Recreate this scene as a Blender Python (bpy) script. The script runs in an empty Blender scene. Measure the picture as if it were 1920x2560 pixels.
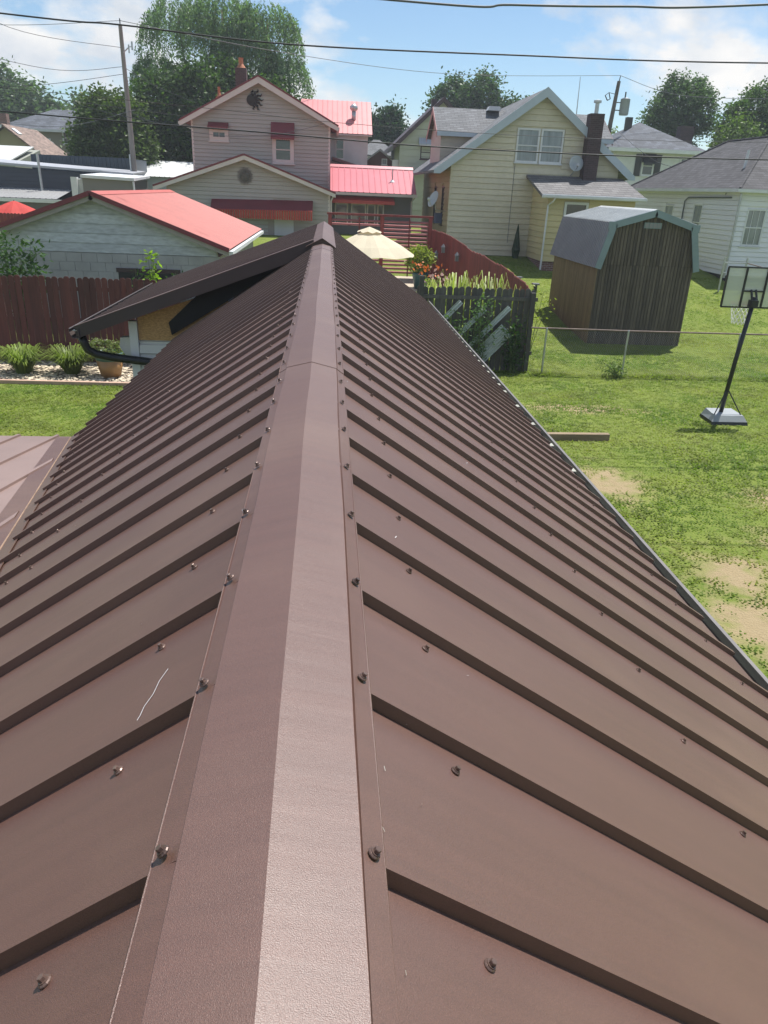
import bpy, math, random
import numpy as np
from mathutils import Vector, Matrix

random.seed(7)
rng = np.random.default_rng(7)
SC = bpy.context.scene
COL = SC.collection

# ------------------------------------------------------------------ camera
PIT, YAW, ROL = 0.41011, 0.08683, -0.04292
cp, sp_, cy, sy = math.cos(PIT), math.sin(PIT), math.cos(YAW), math.sin(YAW)
FW = Vector((sy * cp, cy * cp, -sp_))
R0 = Vector((cy, -sy, 0)); D0 = FW.cross(R0)
RR = R0 * math.cos(ROL) + D0 * math.sin(ROL)
DD = -R0 * math.sin(ROL) + D0 * math.cos(ROL)
cam = bpy.data.cameras.new('camera'); camo = bpy.data.objects.new('camera', cam); COL.objects.link(camo)
cam.sensor_fit = 'VERTICAL'; cam.sensor_height = 24.0; cam.sensor_width = 24.0
cam.lens = 1852.5 / 2560 * 24.0
cam.clip_start = 0.05; cam.clip_end = 4000
CAMZ = 4.33
camo.matrix_world = Matrix(((RR.x, -DD.x, -FW.x, 0.0572), (RR.y, -DD.y, -FW.y, 0.0), (RR.z, -DD.z, -FW.z, CAMZ), (0, 0, 0, 1)))
SC.camera = camo

# ------------------------------------------------------------------ light
SUN = Vector((0.26, 0.285, 0.922)).normalized()
ELEV = math.asin(SUN.z); AZ = math.atan2(SUN.x, SUN.y)
w = bpy.data.worlds.new('World'); SC.world = w; w.use_nodes = True
nt = w.node_tree; nt.nodes.clear()
def wn(t): return nt.nodes.new(t)
sky = wn('ShaderNodeTexSky'); sky.sky_type = 'NISHITA'; sky.sun_disc = False
sky.sun_elevation = ELEV; sky.sun_rotation = AZ; sky.air_density = 1.0; sky.dust_density = 0.25; sky.ozone_density = 1.6
bg = wn('ShaderNodeBackground'); bg.inputs[1].default_value = 0.088
bgc = wn('ShaderNodeBackground'); bgc.inputs[0].default_value = (1.0, 0.985, 0.965, 1); bgc.inputs[1].default_value = 0.72
tc = wn('ShaderNodeTexCoord')
mp = wn('ShaderNodeMapping'); mp.inputs['Location'].default_value = (4.73, 2.43, 1.12); mp.inputs['Scale'].default_value = (1.0, 1.0, 1.9)
nt.links.new(tc.outputs['Generated'], mp.inputs[0])
n1 = wn('ShaderNodeTexNoise'); n1.inputs['Scale'].default_value = 4.2; n1.inputs['Detail'].default_value = 10; n1.inputs['Roughness'].default_value = 0.56; n1.inputs['Distortion'].default_value = 0.15
nt.links.new(mp.outputs[0], n1.inputs['Vector'])
cr = wn('ShaderNodeValToRGB'); cr.color_ramp.elements[0].position = 0.51; cr.color_ramp.elements[1].position = 0.61
nt.links.new(n1.outputs['Fac'], cr.inputs[0])
n2 = wn('ShaderNodeTexNoise'); n2.inputs['Scale'].default_value = 11.0; n2.inputs['Detail'].default_value = 6; nt.links.new(mp.outputs[0], n2.inputs['Vector'])
cc = wn('ShaderNodeValToRGB'); cc.color_ramp.elements[0].position = 0.35; cc.color_ramp.elements[1].position = 0.62; cc.color_ramp.elements[0].color = (0.66, 0.72, 0.80, 1); cc.color_ramp.elements[1].color = (1.0, 0.985, 0.965, 1); nt.links.new(n2.outputs['Fac'], cc.inputs[0]); nt.links.new(cc.outputs[0], bgc.inputs[0])
mx = wn('ShaderNodeMixShader'); nt.links.new(cr.outputs[0], mx.inputs[0]); nt.links.new(bg.outputs[0], mx.inputs[1]); nt.links.new(bgc.outputs[0], mx.inputs[2])
tint = wn('ShaderNodeVectorMath'); tint.operation = 'MULTIPLY'; tint.inputs[1].default_value = (0.90, 1.0, 1.06); nt.links.new(sky.outputs[0], tint.inputs[0]); nt.links.new(tint.outputs[0], bg.inputs[0])
out = wn('ShaderNodeOutputWorld'); nt.links.new(mx.outputs[0], out.inputs[0])
sl = bpy.data.lights.new('sun', 'SUN'); sl.energy = 5.0; sl.angle = math.radians(0.53); sl.color = (1.0, 0.965, 0.91)
so = bpy.data.objects.new('sun', sl); COL.objects.link(so); so.location = (10, 10, 40)
so.rotation_euler = (-SUN).to_track_quat('-Z', 'Y').to_euler()
SC.view_settings.view_transform = 'Standard'; SC.view_settings.look = 'None'
SC.view_settings.exposure = 0.50; SC.view_settings.gamma = 1.0; SC.view_settings.use_curve_mapping = False

# ------------------------------------------------------------------ materials
MATS = {}
def mat(name, c, rough=0.6, var=0.12, vs=1.5, var2=0.0, vs2=12.0, metal=0.0, spec=0.5, bump=0.0, bs=60.0, bd=0.01, rnd=0.0,
        c2=None, trans=0.0, stretch=None, alpha=1.0, coat=0.0, island=0.0, bump2=None, rvar=0.0, tc_=None):
    """Principled material, colour varied by world-space noise and per-object random."""
    if name in MATS: return MATS[name]
    m = bpy.data.materials.new(name); m.use_nodes = True; t = m.node_tree; N = t.nodes; L = t.links
    b = N['Principled BSDF']; o = N['Material Output']
    g = N.new('ShaderNodeNewGeometry'); pos = g.outputs['Position']
    if stretch:
        mpn = N.new('ShaderNodeMapping'); mpn.inputs['Scale'].default_value = stretch; L.new(pos, mpn.inputs[0]); pos = mpn.outputs[0]
    def noise(s, d=4.0):
        n = N.new('ShaderNodeTexNoise'); n.inputs['Scale'].default_value = s; n.inputs['Detail'].default_value = d; L.new(pos, n.inputs['Vector']); return n.outputs['Fac']
    rgb = N.new('ShaderNodeRGB'); rgb.outputs[0].default_value = (*c, 1); col = rgb.outputs[0]
    def mul(col, fac, amt, centre=0.5):
        # col * (1 + amt*2*(fac-centre))
        a = N.new('ShaderNodeMath'); a.operation = 'MULTIPLY_ADD'; a.inputs[1].default_value = 2 * amt; a.inputs[2].default_value = 1 - 2 * amt * centre
        L.new(fac, a.inputs[0])
        v = N.new('ShaderNodeVectorMath'); v.operation = 'SCALE'; L.new(col, v.inputs[0]); L.new(a.outputs[0], v.inputs['Scale']); return v.outputs[0]
    if c2 is not None:
        f = noise(vs, 5.0); r = N.new('ShaderNodeValToRGB'); r.color_ramp.elements[0].position = 0.38; r.color_ramp.elements[1].position = 0.62
        L.new(f, r.inputs[0]); q = N.new('ShaderNodeMix'); q.data_type = 'RGBA'; L.new(r.outputs[0], q.inputs[0]); L.new(col, q.inputs[6]); q.inputs[7].default_value = (*c2, 1); col = q.outputs[2]
    elif var: col = mul(col, noise(vs), var * 2.2)
    if var2: col = mul(col, noise(vs2), var2 * 2.2)
    if rnd:
        oi = N.new('ShaderNodeObjectInfo'); col = mul(col, oi.outputs['Random'], rnd)
    if island: col = mul(col, g.outputs['Random Per Island'], island)
    L.new(col, b.inputs['Base Color'])
    b.inputs['Roughness'].default_value = rough; b.inputs['Metallic'].default_value = metal; b.inputs['Specular IOR Level'].default_value = spec
    if rvar:
        a = N.new('ShaderNodeMath'); a.operation = 'MULTIPLY_ADD'; a.inputs[1].default_value = rvar * 2; a.inputs[2].default_value = rough - rvar; L.new(noise(2.3), a.inputs[0]); L.new(a.outputs[0], b.inputs['Roughness'])
    if coat: b.inputs['Coat Weight'].default_value = coat
    if alpha < 1: b.inputs['Alpha'].default_value = alpha
    if bump:
        bn = N.new('ShaderNodeBump'); bn.inputs['Strength'].default_value = bump; bn.inputs['Distance'].default_value = bd
        L.new(noise(bs, 3.0), bn.inputs['Height']); L.new(bn.outputs[0], b.inputs['Normal'])
    if trans:
        tr = N.new('ShaderNodeBsdfTranslucent'); tcol = mul(col, noise(0.01), 0.0)
        sc2 = N.new('ShaderNodeVectorMath'); sc2.operation = 'MULTIPLY'; L.new(col, sc2.inputs[0]); sc2.inputs[1].default_value = tc_ or (1.25, 1.5, 0.6); L.new(sc2.outputs[0], tr.inputs[0])
        ms = N.new('ShaderNodeMixShader'); ms.inputs[0].default_value = trans; L.new(b.outputs[0], ms.inputs[1]); L.new(tr.outputs[0], ms.inputs[2]); L.new(ms.outputs[0], o.inputs[0])
    MATS[name] = m; return m

def shingle(name, c, axis, row=0.14, wid=0.33, var=0.3):
    """asphalt shingle courses; axis = world axis the courses run along ('x' or 'y')"""
    if name + axis in MATS: return MATS[name + axis]
    m = bpy.data.materials.new(name); m.use_nodes = True; t = m.node_tree; N = t.nodes; L = t.links; b = N['Principled BSDF']
    g = N.new('ShaderNodeNewGeometry'); s = N.new('ShaderNodeSeparateXYZ'); L.new(g.outputs['Position'], s.inputs[0])
    k = N.new('ShaderNodeCombineXYZ'); L.new(s.outputs[0 if axis == 'x' else 1], k.inputs[0]); L.new(s.outputs[2], k.inputs[1])
    br = N.new('ShaderNodeTexBrick'); br.inputs['Scale'].default_value = 1.0; br.inputs['Brick Width'].default_value = wid; br.inputs['Row Height'].default_value = row * 0.6
    br.inputs['Mortar Size'].default_value = 0.008; br.inputs['Color1'].default_value = (*[x * (1 + var) for x in c], 1); br.inputs['Color2'].default_value = (*[x * (1 - var) for x in c], 1)
    br.inputs['Mortar'].default_value = (*[x * 0.35 for x in c], 1); L.new(k.outputs[0], br.inputs['Vector'])
    n = N.new('ShaderNodeTexNoise'); n.inputs['Scale'].default_value = 0.9; n.inputs['Detail'].default_value = 6; L.new(g.outputs['Position'], n.inputs['Vector'])
    a = N.new('ShaderNodeMath'); a.operation = 'MULTIPLY_ADD'; a.inputs[1].default_value = 0.9; a.inputs[2].default_value = 0.55; L.new(n.outputs['Fac'], a.inputs[0])
    v = N.new('ShaderNodeVectorMath'); v.operation = 'SCALE'; L.new(br.outputs[0], v.inputs[0]); L.new(a.outputs[0], v.inputs['Scale']); L.new(v.outputs[0], b.inputs['Base Color'])
    b.inputs['Roughness'].default_value = 0.85
    bn = N.new('ShaderNodeBump'); bn.inputs['Strength'].default_value = 0.5; bn.inputs['Distance'].default_value = 0.02; L.new(br.outputs['Fac'], bn.inputs['Height']); bn.invert = True; L.new(bn.outputs[0], b.inputs['Normal'])
    MATS[name + axis] = m; return m

def brick_mat(name, c, mort=(0.32, 0.28, 0.25), bw=0.21, bh=0.075):
    if name in MATS: return MATS[name]
    m = bpy.data.materials.new(name); m.use_nodes = True; t = m.node_tree; N = t.nodes; L = t.links; b = N['Principled BSDF']
    g = N.new('ShaderNodeNewGeometry'); s = N.new('ShaderNodeSeparateXYZ'); L.new(g.outputs['Position'], s.inputs[0])
    ad = N.new('ShaderNodeMath'); ad.operation = 'ADD'; L.new(s.outputs[0], ad.inputs[0]); L.new(s.outputs[1], ad.inputs[1])
    k = N.new('ShaderNodeCombineXYZ'); L.new(ad.outputs[0], k.inputs[0]); L.new(s.outputs[2], k.inputs[1])
    br = N.new('ShaderNodeTexBrick'); br.inputs['Scale'].default_value = 1.0; br.inputs['Brick Width'].default_value = bw; br.inputs['Row Height'].default_value = bh
    br.inputs['Mortar Size'].default_value = 0.008; br.inputs['Color1'].default_value = (*[x * 1.25 for x in c], 1); br.inputs['Color2'].default_value = (*[x * 0.75 for x in c], 1); br.inputs['Mortar'].default_value = (*mort, 1)
    L.new(k.outputs[0], br.inputs['Vector']); L.new(br.outputs[0], b.inputs['Base Color']); b.inputs['Roughness'].default_value = 0.9
    MATS[name] = m; return m

# brown painted roofing steel: fine crinkled paint, broad dusting, faint streaks down the slope
def brown_metal():
    m = bpy.data.materials.new('brown_roof_paint'); m.use_nodes = True; t = m.node_tree; N = t.nodes; L = t.links; b = N['Principled BSDF']
    g = N.new('ShaderNodeNewGeometry')
    def nz(s, d, sc=(1, 1, 1)):
        mpn = N.new('ShaderNodeMapping'); mpn.inputs['Scale'].default_value = sc; L.new(g.outputs['Position'], mpn.inputs[0])
        n = N.new('ShaderNodeTexNoise'); n.inputs['Scale'].default_value = s; n.inputs['Detail'].default_value = d; L.new(mpn.outputs[0], n.inputs['Vector']); return n.outputs['Fac']
    base = N.new('ShaderNodeRGB'); base.outputs[0].default_value = (0.100, 0.0475, 0.0335, 1)
    r1 = N.new('ShaderNodeValToRGB'); r1.color_ramp.elements[0].position = 0.48; r1.color_ramp.elements[1].position = 0.78; L.new(nz(1.7, 6), r1.inputs[0])
    dm = N.new('ShaderNodeMath'); dm.operation = 'MULTIPLY'; dm.inputs[1].default_value = 0.5; L.new(r1.outputs[0], dm.inputs[0])
    q = N.new('ShaderNodeMix'); q.data_type = 'RGBA'; L.new(dm.outputs[0], q.inputs[0]); L.new(base.outputs[0], q.inputs[6]); q.inputs[7].default_value = (0.165, 0.098, 0.066, 1)
    st = N.new('ShaderNodeMath'); st.operation = 'MULTIPLY_ADD'; st.inputs[1].default_value = 0.30; st.inputs[2].default_value = 0.85; L.new(nz(9.0, 4, (0.25, 4.0, 0.25)), st.inputs[0])
    v = N.new('ShaderNodeVectorMath'); v.operation = 'SCALE'; L.new(q.outputs[2], v.inputs[0]); L.new(st.outputs[0], v.inputs['Scale'])
    oi = N.new('ShaderNodeObjectInfo'); o2 = N.new('ShaderNodeMath'); o2.operation = 'MULTIPLY_ADD'; o2.inputs[1].default_value = 0.08; o2.inputs[2].default_value = 0.96; L.new(oi.outputs['Random'], o2.inputs[0])
    v2 = N.new('ShaderNodeVectorMath'); v2.operation = 'SCALE'; L.new(v.outputs[0], v2.inputs[0]); L.new(o2.outputs[0], v2.inputs['Scale'])
    gn_ = N.new('ShaderNodeMath'); gn_.operation = 'MULTIPLY_ADD'; gn_.inputs[1].default_value = 1.5; gn_.inputs[2].default_value = 0.25; L.new(nz(850, 2), gn_.inputs[0])
    v3 = N.new('ShaderNodeVectorMath'); v3.operation = 'SCALE'; L.new(v2.outputs[0], v3.inputs[0]); L.new(gn_.outputs[0], v3.inputs['Scale'])
    L.new(v3.outputs[0], b.inputs['Base Color'])
    rr = N.new('ShaderNodeMath'); rr.operation = 'MULTIPLY_ADD'; rr.inputs[1].default_value = 0.10; rr.inputs[2].default_value = 0.41; L.new(nz(3.0, 4), rr.inputs[0]); L.new(rr.outputs[0], b.inputs['Roughness'])
    b.inputs['Specular IOR Level'].default_value = 0.85; b.inputs['IOR'].default_value = 1.56; b.inputs['Metallic'].default_value = 0.06
    b1 = N.new('ShaderNodeBump'); b1.inputs['Strength'].default_value = 0.8; b1.inputs['Distance'].default_value = 0.0006; L.new(nz(900, 2), b1.inputs['Height'])
    b2 = N.new('ShaderNodeBump'); b2.inputs['Strength'].default_value = 0.35; b2.inputs['Distance'].default_value = 0.003; L.new(nz(7, 3, (0.3, 2.5, 0.3)), b2.inputs['Height']); L.new(b1.outputs[0], b2.inputs['Normal'])
    L.new(b2.outputs[0], b.inputs['Normal'])
    return m
BROWN = brown_metal()
BROWNTRIM = mat('brown_trim_steel', (0.045, 0.032, 0.032), 0.42, 0.1, 3, bump=0.1, bs=120)
GUTTER = mat('gutter_brown', (0.10, 0.078, 0.072), 0.4, 0.1, 2)
GUTIN = mat('gutter_inside_pale', (0.36, 0.42, 0.38), 0.5, 0.2, 4)
SCREW = mat('screw_painted', (0.13, 0.085, 0.07), 0.32, 0.1, 30, metal=0.35, rnd=0.25)
WHITE = mat('white_trim', (0.62, 0.64, 0.66), 0.55, 0.08, 2, rnd=0.05)
ALU = mat('galvanised', (0.45, 0.47, 0.48), 0.4, 0.15, 6, metal=0.7)
BLACK = mat('black_steel', (0.012, 0.014, 0.015), 0.4, 0.1, 5)
GLASS = mat('window_glass', (0.035, 0.045, 0.05), 0.06, 0.35, 0.8, spec=0.9)
CURTAIN = mat('curtained_glass', (0.20, 0.23, 0.25), 0.12, 0.3, 2.0, spec=0.9, stretch=(4, 4, 0.5))
CONC = mat('concrete', (0.42, 0.36, 0.28), 0.9, 0.15, 2, var2=0.08, vs2=25)
ORNAMENT = mat('rusted_iron', (0.022, 0.017, 0.018), 0.8, 0.3, 9)
RUST = mat('weathered_bronze', (0.10, 0.085, 0.075), 0.8, 0.3, 9)
CABLE = mat('cable_black', (0.02, 0.022, 0.025), 0.6, 0.1, 3)
CABLEG = mat('cable_grey', (0.10, 0.11, 0.12), 0.6, 0.1, 3)

# ------------------------------------------------------------------ mesh helpers
WLOC = {}
def wloc(o): return WLOC.get(o.name, Vector((0, 0, 0))) if o else Vector((0, 0, 0))
def tag(o, label=None, cat=None, group=None, kind=None):
    if label: o['label'] = label
    if cat: o['category'] = cat
    if group: o['group'] = group
    if kind: o['kind'] = kind
    return o
def thing(name, label, cat, loc, group=None):
    o = bpy.data.objects.new(name, None); COL.objects.link(o); o.location = loc; o.empty_display_size = 0.2
    WLOC[o.name] = Vector(loc); return tag(o, label, cat, group)
def obj(name, me, parent=None, loc=(0, 0, 0)):
    """link mesh as object; loc in world coordinates"""
    o = bpy.data.objects.new(name, me); COL.objects.link(o)
    o.parent = parent; o.location = Vector(loc) - wloc(parent); WLOC[o.name] = Vector(loc); return o
class MB:
    def __init__(s): s.v = []; s.f = []
    def add(s, vs, fs):
        n = len(s.v); s.v += [tuple(v) for v in vs]; s.f += [tuple(i + n for i in f) for f in fs]; return s
    def hexa(s, p):  # 8 points bottom 4, top 4
        return s.add(p, [(3, 2, 1, 0), (4, 5, 6, 7), (0, 1, 5, 4), (1, 2, 6, 5), (2, 3, 7, 6), (3, 0, 4, 7)])
    def box(s, x0, x1, y0, y1, z0, z1):
        return s.hexa([(x0, y0, z0), (x1, y0, z0), (x1, y1, z0), (x0, y1, z0), (x0, y0, z1), (x1, y0, z1), (x1, y1, z1), (x0, y1, z1)])
    def prism(s, poly, d):
        """poly: 3-D points in order, d: extrusion vector"""
        n = len(poly); P = [Vector(p) for p in poly]; Q = [p + Vector(d) for p in P]
        return s.add(P + Q, [tuple(range(n))[::-1], tuple(range(n, 2 * n))] + [(i, (i + 1) % n, n + (i + 1) % n, n + i) for i in range(n)])
    def bar(s, a, b, wd, ht, up=(0, 0, 1)):
        a, b = Vector(a), Vector(b); d = (b - a).normalized(); u = Vector(up); r = d.cross(u)
        if r.length < 1e-4: r = d.cross(Vector((1, 0, 0)))
        r.normalize(); u = r.cross(d); r *= wd / 2; u *= ht / 2
        return s.hexa([a - r - u, a + r - u, b + r - u, b - r - u, a - r + u, a + r + u, b + r + u, b - r + u])
    def tube(s, pts, r, n=8, caps=True):
        P = [Vector(p) for p in pts]; m = len(P); rad = r if isinstance(r, (list, tuple)) else [r] * m
        vs = []; prev = None
        for i, p in enumerate(P):
            d = (P[min(i + 1, m - 1)] - P[max(i - 1, 0)]).normalized()
            if prev is None:
                a = d.cross(Vector((0, 0, 1)))
                if a.length < 1e-3: a = d.cross(Vector((1, 0, 0)))
            else: a = prev - d * prev.dot(d)
            a.normalize(); prev = a; c = d.cross(a)
            vs += [p + (a * math.cos(2 * math.pi * k / n) + c * math.sin(2 * math.pi * k / n)) * rad[i] for k in range(n)]
        fs = [(i * n + k, i * n + (k + 1) % n, (i + 1) * n + (k + 1) % n, (i + 1) * n + k) for i in range(m - 1) for k in range(n)]
        if caps: fs += [tuple(range(n))[::-1], tuple(range((m - 1) * n, m * n))]
        return s.add(vs, fs)
    def lathe(s, c, prof, n=12, axis=(0, 0, 1)):
        ax = Vector(axis).normalized(); a = ax.cross(Vector((0, 1, 0)))
        if a.length < 1e-3: a = ax.cross(Vector((1, 0, 0)))
        a.normalize(); b = ax.cross(a); c = Vector(c); vs = []
        for r, h in prof: vs += [c + ax * h + (a * math.cos(2 * math.pi * k / n) + b * math.sin(2 * math.pi * k / n)) * r for k in range(n)]
        m = len(prof); fs = [(i * n + k, i * n + (k + 1) % n, (i + 1) * n + (k + 1) % n, (i + 1) * n + k) for i in range(m - 1) for k in range(n)]
        fs += [tuple(range(n))[::-1], tuple(range((m - 1) * n, m * n))]
        return s.add(vs, fs)
    def mesh(s, name, m, off=(0, 0, 0), smooth=False):
        me = bpy.data.meshes.new(name); o = Vector(off); me.from_pydata([tuple(Vector(v) - o) for v in s.v], [], s.f); me.update()
        if m: me.materials.append(m)
        if smooth:
            me.polygons.foreach_set('use_smooth', [True] * len(me.polygons))
        return me
    def build(s, name, m, parent=None, smooth=False):
        """vertices in world coordinates"""
        off = wloc(parent); o = obj(name, s.mesh(name, m, off, smooth), parent, off); WLOC[o.name] = Vector(off); return o
def one(name, m, parent, fn, smooth=False):
    b = MB(); fn(b); return b.build(name, m, parent, smooth)
def npmesh(name, V, F, m):
    """fast mesh from numpy quads/tris"""
    me = bpy.data.meshes.new(name); k = F.shape[1]
    me.vertices.add(len(V)); me.vertices.foreach_set('co', V.astype(np.float32).ravel())
    me.loops.add(F.size); me.loops.foreach_set('vertex_index', F.astype(np.int32).ravel())
    me.polygons.add(len(F)); me.polygons.foreach_set('loop_start', np.arange(0, F.size, k, dtype=np.int32)); me.polygons.foreach_set('loop_total', np.full(len(F), k, dtype=np.int32))
    me.update(calc_edges=True); me.materials.append(m); return me

# ------------------------------------------------------------------ terrain
_GY = [-100, 20, 22.5, 25, 38, 41, 46, 900]; _GZ = [0, 0, 0.1, 0.3, 1.95, 2.05, 2.1, 2.1]
def zg(y): return float(np.interp(y, _GY, _GZ))
def ground_mat():
    m = bpy.data.materials.new('lawn_soil'); m.use_nodes = True; t = m.node_tree; N = t.nodes; L = t.links; b = N['Principled BSDF']
    g = N.new('ShaderNodeNewGeometry')
    def nz(s, d=5, r=0.6):
        n = N.new('ShaderNodeTexNoise'); n.inputs['Scale'].default_value = s; n.inputs['Detail'].default_value = d; n.inputs['Roughness'].default_value = r; L.new(g.outputs['Position'], n.inputs['Vector']); return n.outputs['Fac']
    def ramp(f, a, c, ca=(0, 0, 0, 1), cb=(1, 1, 1, 1)):
        r = N.new('ShaderNodeValToRGB'); r.color_ramp.elements[0].position = a; r.color_ramp.elements[1].position = c; r.color_ramp.elements[0].color = ca; r.color_ramp.elements[1].color = cb; L.new(f, r.inputs[0]); return r.outputs[0]
    def mix(f, a, c):
        q = N.new('ShaderNodeMix'); q.data_type = 'RGBA'; L.new(f, q.inputs[0])
        for s, x in ((6, a), (7, c)):
            if isinstance(x, tuple): q.inputs[s].default_value = (*x, 1)
            else: L.new(x, q.inputs[s])
        return q.outputs[2]
    c = mix(ramp(nz(0.7), 0.35, 0.65), (0.115, 0.175, 0.026), (0.18, 0.225, 0.045))
    c = mix(ramp(nz(1.6, 5), 0.45, 0.7), c, (0.075, 0.13, 0.018)); c = mix(ramp(nz(14, 4), 0.35, 0.7), c, (0.20, 0.23, 0.06))
    # worn soil patches: round spots with ragged outlines
    edge = nz(2.6, 6)
    tot = None
    for (x, y, rx, ry) in [(4.75, 11.2, 0.75, 1.1), (4.95, 6.75, 0.8, 1.0), (5.3, 8.0, .7, 0.8), (7.3, 10.6, 0.8, 0.5), (6.7, 8.9, 0.8, 0.6), (5.7, 15.8, 1.6, 0.5), (4.0, 13.9, 0.6, 0.5), (5.2, 4.6, 1.2, 1.6), (-4.2, 10, 0.9, 1.0), (7.9, 7.2, .6, .7)]:
        s = N.new('ShaderNodeVectorMath'); s.operation = 'SUBTRACT'; L.new(g.outputs['Position'], s.inputs[0]); s.inputs[1].default_value = (x, y, 0)
        d = N.new('ShaderNodeVectorMath'); d.operation = 'MULTIPLY'; L.new(s.outputs[0], d.inputs[0]); d.inputs[1].default_value = (1 / rx, 1 / ry, 0)
        l = N.new('ShaderNodeVectorMath'); l.operation = 'LENGTH'; L.new(d.outputs[0], l.inputs[0])
        a = N.new('ShaderNodeMath'); a.operation = 'MULTIPLY_ADD'; a.inputs[1].default_value = 2.4; L.new(edge, a.inputs[0]); L.new(l.outputs['Value'], a.inputs[2])
        f = ramp(a.outputs[0], 0.0, 1.0); 
        q = N.new('ShaderNodeMapRange'); q.inputs[1].default_value = 1.45; q.inputs[2].default_value = 2.25; q.inputs[3].default_value = .9; q.inputs[4].default_value = 0; L.new(a.outputs[0], q.inputs[0])
        if tot is None: tot = q.outputs[0]
        else:
            mxm = N.new('ShaderNodeMath'); mxm.operation = 'MAXIMUM'; L.new(tot, mxm.inputs[0]); L.new(q.outputs[0], mxm.inputs[1]); tot = mxm.outputs[0]
    soil = mix(nz(9, 5), (0.30, 0.22, 0.13), (0.40, 0.31, 0.20))
    c = mix(tot, c, soil)
    L.new(c, b.inputs['Base Color']); b.inputs['Roughness'].default_value = 0.95; b.inputs['Specular IOR Level'].default_value = 0.1
    bn = N.new('ShaderNodeBump'); bn.inputs['Strength'].default_value = 0.8; bn.inputs['Distance'].default_value = 0.05; L.new(nz(30, 4), bn.inputs['Height']); L.new(bn.outputs[0], b.inputs['Normal'])
    return m
xs = np.concatenate([[-900, -200, -80], np.arange(-40, 41, 2.0), [80, 200, 900]]); ys = np.concatenate([[-100, -20], np.arange(-4, 62, 1.0), [80, 120, 200, 400, 900]])
GX, GYY = np.meshgrid(xs, ys); GZZ = np.vectorize(zg)(GYY)
V = np.stack([GX, GYY, GZZ], -1).reshape(-1, 3); nx = len(xs)
F = np.array([[j * nx + i, j * nx + i + 1, (j + 1) * nx + i + 1, (j + 1) * nx + i] for j in range(len(ys) - 1) for i in range(nx - 1)])
gr = obj('ground', npmesh('ground', V, F, ground_mat())); tag(gr, kind='structure')

# ------------------------------------------------------------------ building helpers
X_, Y_, Z_ = Vector((1, 0, 0)), Vector((0, 1, 0)), Vector((0, 0, 1))
def clip_u(poly, z):
    us = []
    n = len(poly)
    for i in range(n):
        (u0, z0), (u1, z1) = poly[i], poly[(i + 1) % n]
        if min(z0, z1) - 1e-9 <= z <= max(z0, z1) + 1e-9:
            if abs(z1 - z0) < 1e-9: us += [u0, u1]
            else: us.append(u0 + (u1 - u0) * (z - z0) / (z1 - z0))
    return (min(us), max(us)) if us else None
def siding(parent, O, U, N, poly, row, m, holes=(), name='wall', back=None, zstart=None, th=0.12, proud=0.038, board='siding_board'):
    """solid wall (part) with every lap board as a sub-part. poly: (u, z) outline (convex), O world point of u=0,z=0, N outward"""
    O, U, N = Vector(O), Vector(U), Vector(N)
    P = lambda u, z, d=0.0: O + U * u + Z_ * z + N * d
    wl = one(name, back or m, parent, lambda b: b.prism([P(u, z, -0.001) for u, z in poly], -N * th))
    z0 = min(z for u, z in poly) if zstart is None else zstart; z1 = max(z for u, z in poly); z = z0
    while z < z1 - 0.03:
        zt = min(z + row, z1 - 0.002)
        a = clip_u(poly, z + 0.001); b = clip_u(poly, zt - 0.001)
        if a and b:
            segs = [(a[0], a[1], b[0], b[1])]
            for (h0, h1, hz0, hz1) in holes:
                if zt <= hz0 + 0.02 or z >= hz1 - 0.02: continue
                ns = []
                for (a0, a1, b0, b1) in segs:
                    if h1 <= min(a0, b0) or h0 >= max(a1, b1): ns.append((a0, a1, b0, b1)); continue
                    if h0 > max(a0, b0): ns.append((a0, h0, b0, h0))
                    if h1 < min(a1, b1): ns.append((h1, a1, h1, b1))
                segs = ns
            for (a0, a1, b0, b1) in segs:
                if max(a1 - a0, b1 - b0) < 0.04: continue
                gp_ = zt - min(.02, row * .09)
                one(board, m, wl, lambda q: q.hexa([P(a0, z, 0), P(a1, z, 0), P(a1, z, proud * 1.3), P(a0, z, proud * 1.3), P(b0, gp_, 0), P(b1, gp_, 0), P(b1, gp_, proud * .55), P(b0, gp_, proud * .55)]))
        z = zt
    return wl
def window(parent, O, U, N, u0, u1, z0, z1, fm, gm, fw=0.07, bars=(), hb=True, proud=0.05, sill=True, name='window'):
    O, U, N = Vector(O), Vector(U), Vector(N); P = lambda u, z, d=0.0: O + U * u + Z_ * z + N * d
    def bx(b, a0, a1, c0, c1, d0, d1): b.hexa([P(a0, c0, d0), P(a1, c0, d0), P(a1, c0, d1), P(a0, c0, d1), P(a0, c1, d0), P(a1, c1, d0), P(a1, c1, d1), P(a0, c1, d1)])
    def fr(b):
        bx(b, u0, u0 + fw, z0, z1, 0, proud); bx(b, u1 - fw, u1, z0, z1, 0, proud); bx(b, u0 + fw, u1 - fw, z1 - fw, z1, 0, proud); bx(b, u0 + fw, u1 - fw, z0, z0 + fw, 0, proud)
    wn_ = one(name, fm, parent, fr)
    one('pane', gm, wn_, lambda b: bx(b, u0 + fw, u1 - fw, z0 + fw, z1 - fw, 0.0, 0.012))
    if hb: one('sash_bar', fm, wn_, lambda b: bx(b, u0 + fw, u1 - fw, (z0 + z1) / 2 - 0.025, (z0 + z1) / 2 + 0.025, 0.012, proud - 0.012))
    for ub in bars: one('glazing_bar', fm, wn_, lambda b: bx(b, u0 + (u1 - u0) * ub - 0.012, u0 + (u1 - u0) * ub + 0.012, z0 + fw, z1 - fw, 0.012, 0.026))
    if sill: one('sill', fm, wn_, lambda b: bx(b, u0 - 0.05, u1 + 0.05, z0 - 0.05, z0 - 0.002, 0, proud + 0.05))
    return wn_
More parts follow.
